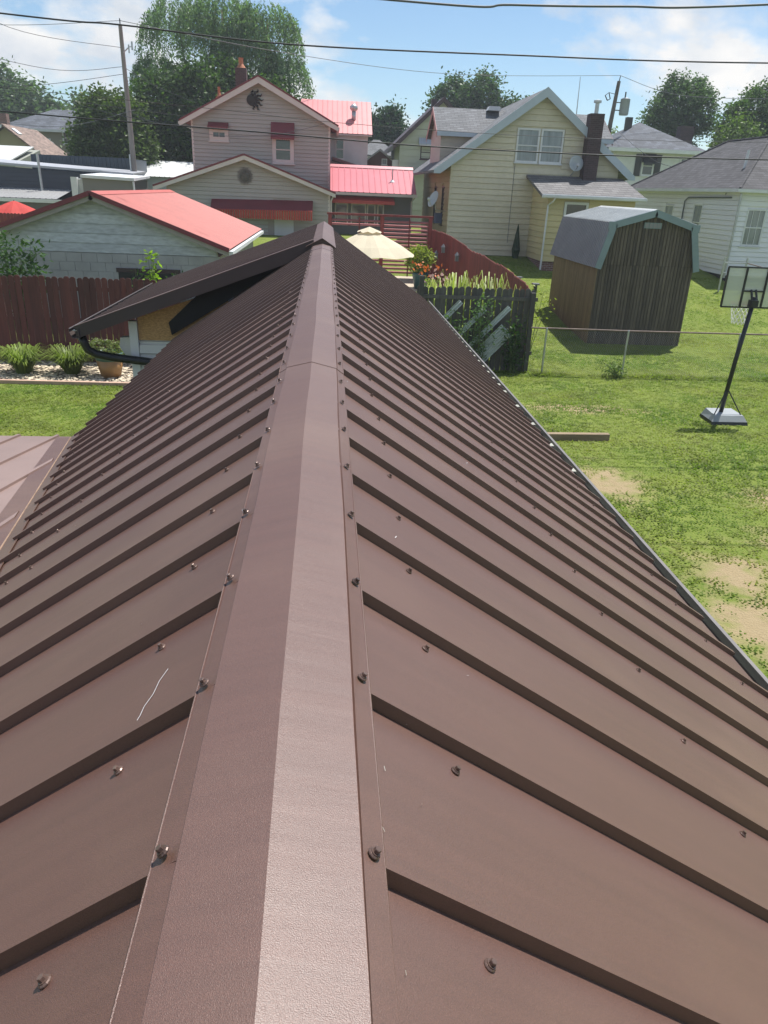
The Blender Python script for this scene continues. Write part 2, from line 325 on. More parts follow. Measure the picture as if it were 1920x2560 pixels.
def metal_roof(parent, O, U, V, N, length, smax, sp, prof, m, per=3, name='roof_panel', smin=None, u0=0.0, th=0.002):
    """ribbed sheets: profile (du, h) per rib spacing runs along U, sheet runs along V. Each sheet is one object."""
    O, U, V, N = Vector(O), Vector(U), Vector(V), Vector(N)
    fs = smax if callable(smax) else (lambda u: smax); fm = smin if callable(smin) else (lambda u: smin or 0.0)
    const = not callable(smax) and not callable(smin)
    sheet = sp * per; k = 0; u = u0; shared = None
    while u < length - 1e-6:
        n = min(per, max(1, int(math.ceil((length - u) / sp - 1e-6))))
        pts = []
        for j in range(n):
            for (du, h) in prof: pts.append((j * sp + du, h))
        pts.append((n * sp + 0.0, prof[0][1]))
        pts = [(min(a, length - u), h) for a, h in pts]
        origin = O + U * u
        if const and n == per and shared is not None and u + sheet <= length + 1e-6: me = shared
        else:
            vs = []; ff = []
            for (du, h) in pts:
                a, c = fm(u + du), fs(u + du); c = max(c, a + 0.001)
                for s_ in (a, c): vs.append(U * du + V * s_ + N * h)
            for (du, h) in pts:
                a, c = fm(u + du), fs(u + du); c = max(c, a + 0.001)
                for s_ in (a, c): vs.append(U * du + V * s_ + N * (h - th))
            q = len(pts)
            for i in range(q - 1):
                ff.append((2 * i, 2 * i + 2, 2 * i + 3, 2 * i + 1)); ff.append((2 * q + 2 * i, 2 * q + 2 * i + 1, 2 * q + 2 * i + 3, 2 * q + 2 * i + 2))
                ff.append((2 * i + 1, 2 * i + 3, 2 * q + 2 * i + 3, 2 * q + 2 * i + 1)); ff.append((2 * i + 2, 2 * i, 2 * q + 2 * i, 2 * q + 2 * i + 2))
            if U.cross(V).dot(N) < 0: ff = [f[::-1] for f in ff]
            b = MB(); b.add(vs, ff); me = b.mesh(name, m)
            if const and n == per: shared = me
        obj(name, me, parent, origin); u += sheet; k += 1
def slab(parent, name, pts, th, m, N=None):
    """roof slab: polygon pts (top face), thickness downward along -N"""
    P = [Vector(p) for p in pts]
    if N is None:
        N = (P[1] - P[0]).cross(P[2] - P[0]).normalized()
        if N.z < 0: N = -N
    return one(name, m, parent, lambda b: b.prism(P, -N * th))

# ------------------------------------------------------------------ the brown-roofed house we stand on
RZ = 3.712; AL = math.radians(33.6)
VR = Vector((math.cos(AL), 0, -math.sin(AL))); NR = Vector((math.sin(AL), 0, math.cos(AL)))
VL = Vector((-math.cos(AL), 0, -math.sin(AL))); NL = Vector((-math.sin(AL), 0, math.cos(AL)))
SPC = 0.3048; RY0 = 0.594; SL = 2.30; YFAR = 14.35; YSTEP = 9.62
house = thing('brown_roof_house', 'low house with brown ribbed steel roof and long ridge in the foreground', 'house', (0, 7, 0))
RH = 0.0205
PROF = [(0.0, 0.0), (0.1524 - 0.0135, 0.0), (0.1524 - 0.0115, RH), (0.1524 + 0.0115, RH), (0.1524 + 0.026, 0.0)]
YS = RY0 - SPC / 2 - 3 * SPC      # first sheet starts behind the camera
apex = Vector((0, YS, RZ))
NEARN = 6 + int((YFAR - YS) / SPC)
metal_roof(house, apex, Y_, VR, NR, (YFAR - YS), SL, SPC, PROF, BROWN, 3, smin=0.092)
def vall(u):
    y = YS + u
    return min(SL, 1.62 + (y - 2.97) * 0.268) - (0.085 if y < 5.5 else 0.0)
cut = 3 * SPC * math.ceil((5.6 - YS) / (3 * SPC))
metal_roof(house, apex, Y_, VL, NL, cut, vall, SPC, PROF, BROWN, 3, smin=0.092)
metal_roof(house, apex + Y_ * cut, Y_, VL, NL, YSTEP + 0.35 - YS - cut, SL, SPC, PROF, BROWN, 3, smin=0.092)
# ridge cap pieces: apex, hemmed crease, flange lying on the rib tops
def cap(y0, y1, lift, slope_l=None):
    for sd, Vv, Nn in ((1, VR, NR), (-1, VL, NL)): pass
    A = Vector((0, 0, RZ - 0.011 + lift))
    cR = Vector((0, 0, RZ)) + VR * 0.100 + NR * (RH + 0.004 + lift); eR = Vector((0, 0, RZ)) + VR * 0.135 + NR * (RH + 0.002 + lift)
    cL = Vector((-cR.x, 0, cR.z)); eL = Vector((-eR.x, 0, eR.z))
    hR = cR - NR * 0.0042 + VR * 0.0012; kR = cR + VR * 0.0050 - NR * 0.0008; gR = cR - NR * 0.0042 + VR * 0.0036
    mi = lambda p: Vector((-p.x, 0, p.z))
    ln = [eL, mi(cR + VR * 0.003 - NR * 0.0045), mi(cR + VR * 0.0012 - NR * 0.0045), mi(cR + VR * 0.0006 - NR * 0.0022), cL, A + Vector((-0.004, 0, -0.001)), A, A + Vector((0.004, 0, -0.001)), cR, hR, gR, kR, eR]
    b = MB(); n = len(ln); ny = 10
    vs = []
    for j in range(ny + 1):
        y = y0 + (y1 - y0) * j / ny; wob = 0.0022 * math.sin(y * 2.1 + 0.4) + 0.0015 * math.sin(y * 5.3)
        for i, p in enumerate(ln): vs.append(p + Vector((wob * (1 if 1 < i < 11 else 0.4), y, (0.0015 * math.sin(y * 3.7 + i) if i in (0, 12) else 0))))
    for p in list(vs): vs.append(p - Z_ * 0.0016)
    q = n * (ny + 1); ff = []
    for j in range(ny):
        for i in range(n - 1):
            a = j * n + i; ff.append((a, a + 1, a + n + 1, a + n)); ff.append((q + a, q + a + n, q + a + n + 1, q + a + 1))
        for i in (0, n - 1): a = j * n + i; ff.append((a, a + n, q + a + n, q + a) if i == 0 else (a, q + a, q + a + n, a + n))
    for j in (0, ny):
        for i in range(n - 1): a = j * n + i; ff.append((a, q + a, q + a + 1, a + 1) if j == 0 else (a, a + 1, q + a + 1, q + a))
    b.add(vs, ff); o = b.build('ridge_cap', BROWN, house)
    for e_ in (eL, eR): one('hem', BROWN, o, lambda q: q.tube([e_ + Y_ * y0, e_ + Y_ * y1], .0016, 6))
    o.data.update(); o.data.polygons.foreach_set('use_smooth', [False] * len(o.data.polygons)); return o
ends = [-0.7, 3.02, 6.05, 8.95, YSTEP]
for i in range(4): cap(ends[i] - (0.12 if i else 0), ends[i + 1], 0.0 if i % 2 == 0 else 0.0018)
# taller cap over the far section
def farcap():
    b = MB(); z = RZ + 0.055; h = 0.19
    ln = [Vector((-0.2, 0, z - 0.105)), Vector((-0.16, 0, z - 0.082)), Vector((0, 0, z)), Vector((0.12, 0, z - 0.075)), Vector((0.165, 0, z - 0.108))]
    vs = [p + Y_ * y for y in (YSTEP - 0.12, YFAR + 0.03) for p in ln]; vs += [v - Z_ * 0.004 for v in vs]; n = 5
    ff = []
    for i in range(4): ff += [(i, i + 1, n + i + 1, n + i), (10 + i, 10 + n + i, 10 + n + i + 1, 10 + i + 1), (i, 10 + i, 10 + i + 1, i + 1), (n + i, n + i + 1, 10 + n + i + 1, 10 + n + i)]
    b.add(vs, ff); b.build('ridge_cap', BROWN, house)
farcap()
one('ridge_closure', BROWN, house, lambda b: b.prism([(-0.155, YSTEP - 0.05, RZ - 0.035), (0, YSTEP - 0.05, RZ + 0.046), (0.13, YSTEP - 0.05, RZ - 0.035), (0.02, YSTEP - 0.05, RZ - 0.06)], (0, YFAR - YSTEP, 0)))
# hex-head screws, each one an object with the same mesh
def screw_mesh():
    b = MB(); b.lathe((0, 0, 0), [(0.0078, 0.0), (0.0078, 0.0016), (0.0066, 0.0030)], 12); b.lathe((0, 0, 0.0030), [(0.0060, 0.0), (0.0057, 0.0014)], 12); b.lathe((0, 0, 0.0044), [(0.0042, 0.0), (0.0042, 0.0042), (0.0036, 0.0050)], 6)
    return b.mesh('roof_screw', SCREW)
SM = screw_mesh(); scr = []
def place_screw(P, Nn): scr.append((P, Nn))
for k in range(-2, 46):
    y = RY0 + k * SPC
    if y > YFAR - 0.1: break
    j = lambda a: random.uniform(-a, a)
    place_screw(Vector((0, y + j(.01), RZ)) + VR * (0.118 + j(.003)) + NR * (RH + 0.006), NR)
    if y < YSTEP: place_screw(Vector((0, y + j(.01), RZ)) + VL * (0.118 + j(.003)) + NL * (RH + 0.006), NL)
    for s_ in (0.297, 1.172, 2.09):
        if s_ > 2 and y > 9: continue
        place_screw(Vector((0, y - 0.058 + j(.008), RZ)) + VR * (s_ + j(.008)) + NR * 0.0005, NR)
    if y < YSTEP:
        e = vall(y - YS)
        for s_ in (0.273, 1.155):
            if s_ < e - 0.15: place_screw(Vector((0, y - 0.058 + j(.008), RZ)) + VL * (s_ + j(.008)) + NL * 0.0005, NL)
        place_screw(Vector((0, y - 0.058 + j(.008), RZ)) + VL * (e - 0.12 + j(.008)) + NL * 0.0005, NL)
scr.sort(key=lambda t: (t[0] - Vector((0.06, 0, CAMZ))).length)
for P, Nn in scr[:290]:
    o = obj('roof_screw', SM, house, P); q = (Nn + Vector((random.uniform(-.09, .09), random.uniform(-.09, .09), 0))).to_track_quat('Z', 'Y'); o.rotation_euler = (q @ Matrix.Rotation(random.uniform(0, 1), 3, 'Z').to_quaternion()).to_euler()

def shavings():
    V = []; F = []
    for k in range(90):
        rgt = random.random() < .65; y = .4 + 7.5 * random.random() ** 1.6; s_ = random.choice((random.uniform(.14, .17), random.uniform(.14, 1.6))); Vv, Nn = (VR, NR) if rgt else (VL, NL)
        c = Vector((0, y, RZ)) + Vv * s_ + Nn * .0022; a = random.uniform(0, 6.28); L_ = random.uniform(.0012, .003) * (1 + y * .2); d = (Vv * math.cos(a) + Y_ * math.sin(a)) * L_; t_ = (Vv * -math.sin(a) + Y_ * math.cos(a)) * .0004 * (1 + y * .3); n_ = len(V)
        V += [c - d - t_, c - d + t_, c + d + t_ + Nn * .003, c + d - t_ + Nn * .003]; F.append((n_, n_ + 1, n_ + 2, n_ + 3))
    b = MB(); b.add(V, F); o = b.build('metal_shavings', mat('bright_steel_sliver', (0.75, 0.74, 0.72), .35, .1, 40, metal=.5)); tag(o, 'tiny bright metal shavings scattered over the brown roof', 'shavings', kind='stuff')
shavings()
# right eave: gutter with pale inside, fascia, hangers
ER = Vector((0, 0, RZ)) + VR * SL
def gut(b, x, z, y0, y1, sg):
    pr = [(0.0, 0.01), (0.0, -0.10), (0.085, -0.10), (0.115, -0.03), (0.115, 0.022), (0.100, 0.022), (0.100, 0.016), (0.110, 0.016), (0.110, -0.028), (0.083, -0.094), (0.006, -0.094), (0.006, 0.01)]
    b.prism([(x + sg * a, y0, z + c) for a, c in pr], (0, y1 - y0, 0))
g1 = one('gutter', GUTTER, house, lambda b: gut(b, ER.x - 0.035, ER.z - 0.035, YS, YFAR, 1))
one('gutter_lining', GUTIN, g1, lambda b: b.box(ER.x - 0.028, ER.x + 0.045, YS + 0.01, YFAR - 0.01, ER.z - 0.128, ER.z - 0.122))
HANG = mat('hanger_pale', (0.36, 0.36, 0.31), 0.45, 0.1, 4)
for k in range(22):
    y = 5.2 + k * 0.61 if k < 4 else 7.6 + (k - 4) * 0.305 * 1.0
    if y < YFAR - .1: one('gutter_hanger', HANG, g1, lambda b: b.box(ER.x + 0.004, ER.x + 0.058, y, y + 0.075, ER.z - 0.034, ER.z - 0.027))
one('gutter_lip', mat('sunlit_gutter_lip', (0.17, 0.155, 0.145), .4, .15, 5), g1, lambda b: b.box(ER.x + 0.064, ER.x + 0.083, YS, YFAR, ER.z - 0.0125, ER.z - 0.008))  # pale strip along the brown gutter, sun on its edge painted in
one('fascia', BROWNTRIM, house, lambda b: b.box(ER.x - 0.065, ER.x - 0.04, YS, YFAR - 0.05, ER.z - 0.2, ER.z - 0.015))
# walls under the roof
WSID = mat('white_lap_siding', (0.55, 0.56, 0.53), 0.6, 0.08, 1.5, rnd=0.06)
one('wall', WSID, house, lambda b: b.box(-1.55, 1.55, -0.9, 9.9, 0.0, 2.42))
one('wall', WSID, house, lambda b: b.box(-2.42, 1.55, 9.92, 14.0, 0.0, 2.44))
# far section, shallower left slope reaching further out
fa = Vector((0, YSTEP, RZ + 0.03)); fe = Vector((-3.03, YSTEP, 2.60)); VF = (fe - fa).normalized(); NF = Vector((VF.z, 0, -VF.x)); NF = NF if NF.z > 0 else -NF
LF = (fe - fa).length
metal_roof(house, fa + VF * 0.12, Y_, VF, NF, YFAR - YSTEP, LF - 0.12, SPC, PROF, BROWN, 3)
def rake(b):
    p = [fa + VF * 0.1 + NF * 0.035, fe + VF * 0.02 + NF * 0.035, fe + VF * 0.02 - Z_ * 0.12, fa + VF * 0.1 - Z_ * 0.13]
    b.prism([q - Y_ * 0.035 for q in p], (0, 0.028, 0))
one('rake_fascia', BROWNTRIM, house, rake)
def rtrim(b): b.prism([fa + VF * 0.1 + NF * 0.030 - Y_ * 0.04, fe + VF * 0.03 + NF * 0.030 - Y_ * 0.04, fe + VF * 0.03 + NF * 0.030 + Y_ * 0.07, fa + VF * 0.1 + NF * 0.030 + Y_ * 0.07], NF * 0.008)
one('rake_trim', BROWN, house, rtrim)
def soff(b): b.prism([fa + VF * 0.25 - Z_ * 0.125, fe - Z_ * 0.115, fe - Z_ * 0.115 + Y_ * 0.35, fa + VF * 0.25 - Z_ * 0.125 + Y_ * 0.35], (0, 0, 0.012))
one('soffit', BROWNTRIM, house, soff)
g2 = one('gutter', GUTTER, house, lambda b: gut(b, fe.x + 0.02, fe.z - 0.02, YSTEP - 0.06, YFAR, -1))
one('gutter_lining', HANG, g2, lambda b: b.box(fe.x - 0.055, fe.x - 0.002, YSTEP - 0.05, YFAR - .02, fe.z - 0.03, fe.z - 0.022))
one('downspout', BLACK, house, lambda b: b.tube([(-3.02, 9.70, 2.48), (-3.0, 9.70, 2.40), (-2.97, 9.72, 2.31), (-2.88, 9.74, 2.255), (-2.7, 9.76, 2.215), (-2.1, 9.82, 2.135), (-2.0, 9.84, 2.0)], 0.052, 10), True)
# gable wall of the far section: OSB above, white lap boards below, corner post
OSB = mat('osb_sheathing', (0.36, 0.21, 0.09), 0.85, 0.0, 26, c2=(0.50, 0.31, 0.14), var2=0.2, vs2=60, stretch=(1, 1, 2.2))
one('sheathing', OSB, house, lambda b: b.prism([(-2.36, 9.90, 2.42), (-1.2, 9.90, 2.42), (-1.2, 9.90, 3.12), (-2.36, 9.90, 2.70)], (0, -0.012, 0)))
siding(house, (0, 9.90, 0), X_, -Y_, [(-2.36, 0.3), (-1.2, 0.3), (-1.2, 2.40), (-2.36, 2.40)], 0.115, WSID)
one('corner_post', WHITE, house, lambda b: b.box(-2.47, -2.365, 9.85, 9.96, 0.1, 2.66))
one('eave_end_box', WSID, house, lambda b: b.prism([(-2.48, 9.9, 2.45), (-2.6, 9.9, 2.44), (-2.62, 9.9, 2.33), (-2.56, 9.9, 2.22), (-2.48, 9.9, 2.16)], (0, 0.12, 0)))
# black sheet standing in for the shadow under the rake on the gable wall
RAKESHADE = mat('black_shade', (0.012, 0.012, 0.014), 0.8, 0.1, 5)
one('rake_shade', RAKESHADE, house, lambda b: b.prism([(-1.93, 9.86, 2.50), (-1.2, 9.86, 2.95), (-0.45, 9.86, 3.44), (-0.6, 9.86, 3.47), (-1.55, 9.86, 3.04), (-1.96, 9.86, 2.66)], (0, -0.02, 0)))
# cross roof on the left with valley
va, vb = Vector((0, 5.55, RZ)) + VL * SL, Vector((0, 2.97, RZ)) + VL * 1.62
vd = (va - vb).normalized(); NC = X_.cross(vd); NC = NC if NC.z > 0 else -NC
VC = Vector((0, 1, -NC.y / NC.z)).normalized()
LITE = BROWN
CE = Vector((va.x, 5.95, 0)); CE.z = va.z - NC.y / NC.z * (5.95 - va.y)
def csmin(u):
    x = -1.05 - u
    if x < va.x - 0.02: return 0.0
    return (CE.y - (va.y + (x - va.x) * (vb.y - va.y) / (vb.x - va.x))) / abs(VC.y) + 0.12
CP = [(a, h * 0.8) for a, h in PROF]
metal_roof(house, Vector((-1.05, CE.y, CE.z)), -X_, -VC, NC, 4.27, lambda u: 6.5, SPC, CP, mat('lit_brown_paint', (0.21, 0.142, 0.122), .5, .1, 2, var2=.08, vs2=300, spec=.8), 3, smin=csmin)  # lighter copy of the roof paint, brighter light here put into the colour
vdir = vd
def valley(b):
    a = va + vd * 0.35; c = vb - vd * 3.2
    sm = (VL - vd * VL.dot(vd)).normalized(); sc = (-X_ - vd * (-X_).dot(vd)); sc = (sc - NC * sc.dot(NC)).normalized()
    for w_, s0, nn in ((-0.10, sm, NL), (0.11, sc, NC)):
        b.prism([a + nn * 0.006, c + nn * 0.006, c + s0 * w_ + nn * 0.006, a + s0 * w_ + nn * 0.006], nn * 0.003)
one('valley_flashing', BROWN, house, valley)
VTAN = mat('valley_dust', (0.24, 0.16, 0.11), 0.8, 0.3, 14)
one('valley_hem', VTAN, house, lambda b: b.tube([va + vd * 0.3 + Z_ * 0.014, vb - vd * 3.2 + Z_ * 0.012], 0.0035, 6))
one('fascia', BROWNTRIM, house, lambda b: b.box(-5.3, -1.95, CE.y - 0.03, CE.y - 0.01, CE.z - 0.16, CE.z - 0.01))
one('wall', WSID, house, lambda b: b.box(-5.2, -1.56, 0.5, 5.6, 0.0, 2.18))
# a thread lying on the left slope
def onL(y, s_, h=0.002): return Vector((0, y, RZ)) + VL * s_ + NL * h
tag(one('thread', mat('white_thread', (0.5, 0.5, 0.53), 0.6, 0), None, lambda b: b.tube([onL(1.055, .242), onL(1.03, .254), onL(1.00, .258), onL(.975, .270), onL(.955, .272), onL(.935, .280)], 0.0004, 5)), 'thin white thread lying on the left brown roof slope', 'thread')

# ------------------------------------------------------------------ vegetation helpers
def leaf_mesh(C, size, m, name, aspect=0.55, jit=0.3, droop=0.0):
    """one small folded quad per centre C"""
    n = len(C); a = rng.normal(size=(n, 3)); a[:, 2] = a[:, 2] * 0.6 - droop; a /= np.linalg.norm(a, axis=1)[:, None]
    c = rng.normal(size=(n, 3)); b = np.cross(a, c); b /= np.linalg.norm(b, axis=1)[:, None]
    s = size * (1 + rng.uniform(-jit, jit, n))[:, None]
    A = a * s; B = b * s * aspect
    V = np.stack([C - A * .5, C + B * .5 - A * .05, C + A * .5, C - B * .5 - A * .05], 1).reshape(-1, 3)
    F = np.arange(n * 4).reshape(n, 4)
    return npmesh(name, V, F, m)
def clump_points(blobs, ncl, nl, r, flat=0.8):
    """leaf centres: clusters spread over the shells of ellipsoid blobs (cx,cy,cz,rx,ry,rz)"""
    B = np.array(blobs, float); wgt = (B[:, 3] * B[:, 5]) ; wgt /= wgt.sum()
    idx = rng.choice(len(B), ncl, p=wgt); d = rng.normal(size=(ncl, 3)); d /= np.linalg.norm(d, axis=1)[:, None]
    rad = rng.uniform(0.45, 1.06, ncl) ** 0.6
    cen = B[idx, :3] + d * B[idx, 3:6] * rad[:, None]
    k = np.repeat(np.arange(ncl), nl); off = rng.normal(size=(len(k), 3)) * r * rng.uniform(.5, 1.25, ncl)[k][:, None]; off[:, 2] *= flat
    return cen[k] + off
BARK = mat('bark', (0.10, 0.075, 0.055), 0.9, 0.3, 3, bump=0.6, bs=25, bd=0.03)
def leafmat(name, c, tr=0.35): return mat(name, tuple(x * 1.32 for x in c), 0.5, 0.30, 0.8, var2=0.15, vs2=5, spec=0.3, island=0.28, trans=tr)
def tree(name, label, base, blobs, c, ncl, nl, r, size, trunk=0.35, group=None, limbs=7, tr=0.35, extra=None):
    bx_, by_, bz_ = base; t = thing(name, label, 'tree', base, group)
    top = max(b[2] for b in blobs); B = blobs
    def tk(b):
        zt = bz_ + (top - bz_) * 0.75
        b.tube([(bx_, by_, bz_ - 0.1), (bx_ + .1, by_, bz_ + (zt - bz_) * .35), (bx_ - .08, by_ + .1, bz_ + (zt - bz_) * .7), (bx_, by_, zt)], [trunk, trunk * .8, trunk * .5, trunk * .15], 8)
        for i in range(limbs):
            q = B[i % len(B)]; h = bz_ + (zt - bz_) * (0.35 + 0.5 * i / limbs); e = Vector((q[0] + random.uniform(-.6, .6) * q[3], q[1] + random.uniform(-.6, .6) * q[4], q[2] + random.uniform(-.2, .7) * q[5])); s0 = Vector((bx_, by_, h))
            b.tube([s0, s0.lerp(e, .5) + Z_ * 0.2, e], [trunk * .38, trunk * .22, trunk * .06], 6)
    one('trunk', BARK, t, tk, True)
    C = clump_points(blobs, int(ncl * 2.1), int(nl * 1.6), r)
    if extra is not None: C = np.concatenate([C, extra])
    o = obj('crown', leaf_mesh(C - np.array(base), size * .88, leafmat(name + '_leaf_' + '%03d' % int(c[1] * 1000), c, tr), 'crown'), t, base); return t

# ------------------------------------------------------------------ yard, right: shed, fences, hoop
WOODG = mat('weathered_plywood', (0.10, 0.082, 0.06), 0.85, 0.25, 2.0, var2=0.3, vs2=9, stretch=(6, 6, 0.5), rnd=0.32)
WOODB = mat('brown_plywood', (0.19, 0.135, 0.07), 0.8, 0.2, 2.0, var2=0.2, vs2=9, stretch=(6, 6, 0.5), rnd=0.12)
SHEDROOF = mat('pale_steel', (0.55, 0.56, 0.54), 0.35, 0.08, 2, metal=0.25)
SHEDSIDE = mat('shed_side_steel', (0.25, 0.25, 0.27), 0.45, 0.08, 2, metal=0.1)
SHEDTRIM = mat('blue_grey_trim', (0.20, 0.27, 0.29), 0.5, 0.08, 2)
sy0, sy1, sxl, sxr, sz0 = 23.0, 27.6, 8.2, 11.22, zg(23) - 0.02
shed = thing('barn_shed', 'weathered grey wooden barn shed with gambrel steel roof on the lawn', 'shed', ((sxl + sxr) / 2, 25.3, sz0))
kz, bz, pz = 2.52, 3.68, 4.06; sxc = (sxl + sxr) / 2; bxl, bxr = 8.46, 10.96
one('shell', WOODG, shed, lambda b: b.prism([(sxl + .03, sy0 + .03, sz0), (sxr - .03, sy0 + .03, sz0), (sxr - .03, sy0 + .03, kz), (bxr - .02, sy0 + .03, bz - .04), (sxc, sy0 + .03, pz - .05), (bxl + .02, sy0 + .03, bz - .04), (sxl + .03, sy0 + .03, kz)], (0, sy1 - sy0 - .06, 0)))
gp = [(sxl, sz0), (sxr, sz0), (sxr, kz), (bxr, bz - .03), (sxc, pz - .04), (bxl, bz - .03), (sxl, kz)]
def ztop(x): return float(np.interp(x, [sxl, bxl, sxc, bxr, sxr], [kz, bz - .03, pz - .04, bz - .03, kz]))
x = sxl
while x < sxr - 0.02:   # grooved front boards, lower and upper row
    x2 = min(x + 0.101, sxr); a, c = x + 0.010, x2 - 0.010
    one('front_board', WOODG, shed, lambda b: b.box(a, c, sy0 + .008, sy0 + .029, sz0, kz - 0.012))
    zt0, zt1 = ztop(a), ztop(c)
    if min(zt0, zt1) > kz + 0.05: one('front_board', WOODG, shed, lambda b: b.hexa([(a, sy0 + .002, kz), (c, sy0 + .002, kz), (c, sy0 + .029, kz), (a, sy0 + .029, kz), (a, sy0 + .002, zt0), (c, sy0 + .002, zt1), (c, sy0 + .029, zt1), (a, sy0 + .029, zt0)]))
    x = x2
y = sy0
while y < sy1 - .02:
    y2 = min(y + 0.2, sy1); a, c = y + .006, y2 - .006
    one('side_board', WOODB, shed, lambda b: b.box(sxl + .006, sxl + .028, a, c, sz0, kz - .02)); y = y2
CORR = [(0.0, 0.0), (0.055, 0.0), (0.065, 0.028), (0.10, 0.028), (0.115, 0.0)]
ov = 0.16
def shedroof(O, e, name):
    V_ = (Vector(e) - Vector(O)); L_ = V_.length; V_.normalize(); N_ = Vector((-V_.z, 0, V_.x)); N_ = N_ if N_.z > 0 else -N_
    return V_, L_, N_
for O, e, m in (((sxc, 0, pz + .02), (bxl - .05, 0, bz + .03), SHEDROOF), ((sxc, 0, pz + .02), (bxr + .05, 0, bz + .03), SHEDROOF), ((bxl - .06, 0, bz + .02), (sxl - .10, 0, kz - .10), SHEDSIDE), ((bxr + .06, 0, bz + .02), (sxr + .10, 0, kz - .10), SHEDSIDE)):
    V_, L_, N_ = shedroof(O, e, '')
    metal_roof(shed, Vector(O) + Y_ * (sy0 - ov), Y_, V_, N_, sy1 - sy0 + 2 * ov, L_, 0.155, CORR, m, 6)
one('roof_ridge', SHEDROOF, shed, lambda b: b.prism([(sxc - .16, sy0 - ov, pz - .01), (sxc, sy0 - ov, pz + .055), (sxc + .16, sy0 - ov, pz - .01), (sxc, sy0 - ov, pz + .045)], (0, sy1 - sy0 + 2 * ov, 0)))
tr_ = [(sxc, pz + .015), (bxr + .03, bz + .01), (sxr + .085, kz - .1)]
for sgn in (1, -1):
    P_ = [(sxc + sgn * (a - sxc), z) for a, z in tr_]
    for (a, c) in ((P_[0], P_[1]), (P_[1], P_[2])):
        d = Vector((c[0] - a[0], 0, c[1] - a[1])).normalized(); nn = Vector((-d.z, 0, d.x)); nn = nn if (nn.z > 0) else -nn
        q = [Vector((a[0], sy0 - ov - .012, a[1])), Vector((c[0], sy0 - ov - .012, c[1]))]
        one('roof_trim', SHEDTRIM, shed, lambda b: b.prism([q[0] + nn * .03, q[1] + nn * .03, q[1] - nn * .16, q[0] - nn * .16], (0, .03, 0)))
for bx_ in (bxl - .03, bxr + .03): one('trim_corner', SHEDTRIM, shed, lambda b: b.box(bx_ - .11, bx_ + .11, sy0 - ov - .016, sy0 - ov + .022, bz - .17, bz + .05))
vt = one('gable_vent', SHEDTRIM, shed, lambda b: b.box(9.45, 9.98, sy0 - .02, sy0 + .002, 3.58, 3.74))
for i in range(4): one('louvre', SHEDSIDE, vt, lambda b: b.box(9.48 + i * .122, 9.58 + i * .122, sy0 - .03, sy0 - .021, 3.60, 3.72))

# chain-link fence
RUSTY = mat('rusty_rail', (0.17, 0.12, 0.10), 0.7, 0.3, 8)
cl = thing('chain_link_fence', 'low chain link fence with rusty top rail across the right lawn', 'fence', (9.5, 19.15, 0))
one('top_rail', RUSTY, cl, lambda b: b.tube([(5.35, 19.2, 1.20), (8, 19.15, 1.19), (11, 19.22, 1.185), (14.2, 19.25, 1.19)], 0.021, 8))
for px_ in (5.75, 7.93, 10.98, 14.0): one('post', ALU, cl, lambda b: b.tube([(px_, 19.13, -.05), (px_, 19.13, 1.19), (px_, 19.13, 1.22)], [.026, .026, .012], 8))
def mesh_wire():
    V = []; F = []; d = 0.062; h = 1.14; nz = int(h / d); r = 0.0015
    xs_ = np.arange(5.4, 14.1, d); n = 0
    for i, x0 in enumerate(xs_):
        pts = np.array([[x0 + (d if (j % 2) else 0), 19.165 + (0.004 if j % 2 else -0.004), 0.03 + j * d] for j in range(nz + 1)])
        for j in range(nz):
            a, b_ = pts[j], pts[j + 1]; dv_ = b_ - a; s_ = np.array([dv_[2], 0, -dv_[0]]); s_ = s_ / np.linalg.norm(s_) * r; t_ = np.array([0, r, 0])
            q = [a + s_, a - s_ * .5 + t_, a - s_ * .5 - t_, b_ + s_, b_ - s_ * .5 + t_, b_ - s_ * .5 - t_]; V += q; F += [(n, n + 1, n + 4, n + 3), (n + 1, n + 2, n + 5, n + 4), (n + 2, n, n + 3, n + 5)]; n += 6
    return npmesh('wire_mesh', np.array(V) - np.array([9.5, 19.15, 0]), np.array(F), ALU)
tag(obj('wire_mesh', mesh_wire(), cl, (9.5, 19.15, 0)), kind='stuff')

# basketball hoop seen from behind
hoop = thing('basketball_hoop', 'portable basketball hoop with clear backboard and black pole on the lawn', 'basketball hoop', (8.62, 15.0, 0))
BTANK = mat('tank_plastic', (0.27, 0.29, 0.30), 0.5, 0.12, 4)
def tank(b):
    b.hexa([(8.27, 14.72, .07), (9.05, 14.72, .07), (9.0, 15.35, .07), (8.32, 15.35, .07), (8.34, 14.80, .19), (8.98, 14.80, .19), (8.95, 15.28, .22), (8.37, 15.28, .22)])
one('base_tank', BTANK, hoop, tank)
one('base_skirt', BLACK, hoop, lambda b: b.hexa([(8.25, 14.69, 0), (9.07, 14.69, 0), (9.02, 15.38, 0), (8.30, 15.38, 0), (8.27, 14.71, .068), (9.05, 14.71, .068), (9.0, 15.36, .068), (8.32, 15.36, .068)]))
one('pole', BLACK, hoop, lambda b: b.tube([(8.60, 15.05, .15), (8.655, 15.03, 1.3), (8.74, 15.0, 2.62)], .045, 10), True)
for ex in (8.36, 8.95): one('strut', BLACK, hoop, lambda b: b.tube([(ex, 14.86, .19), (8.63, 15.04, .72)], .013, 6))
BB0, BB1, BZ0, BZ1 = 8.13, 9.36, 2.40, 3.18
ACR = mat('clear_backboard', (0.62, 0.66, 0.60), 0.12, 0.05, 1, spec=0.6, alpha=0.55)
one('backboard', ACR, hoop, lambda b: b.box(BB0 + .02, BB1 - .02, 15.14, 15.152, BZ0 + .02, BZ1 - .02))
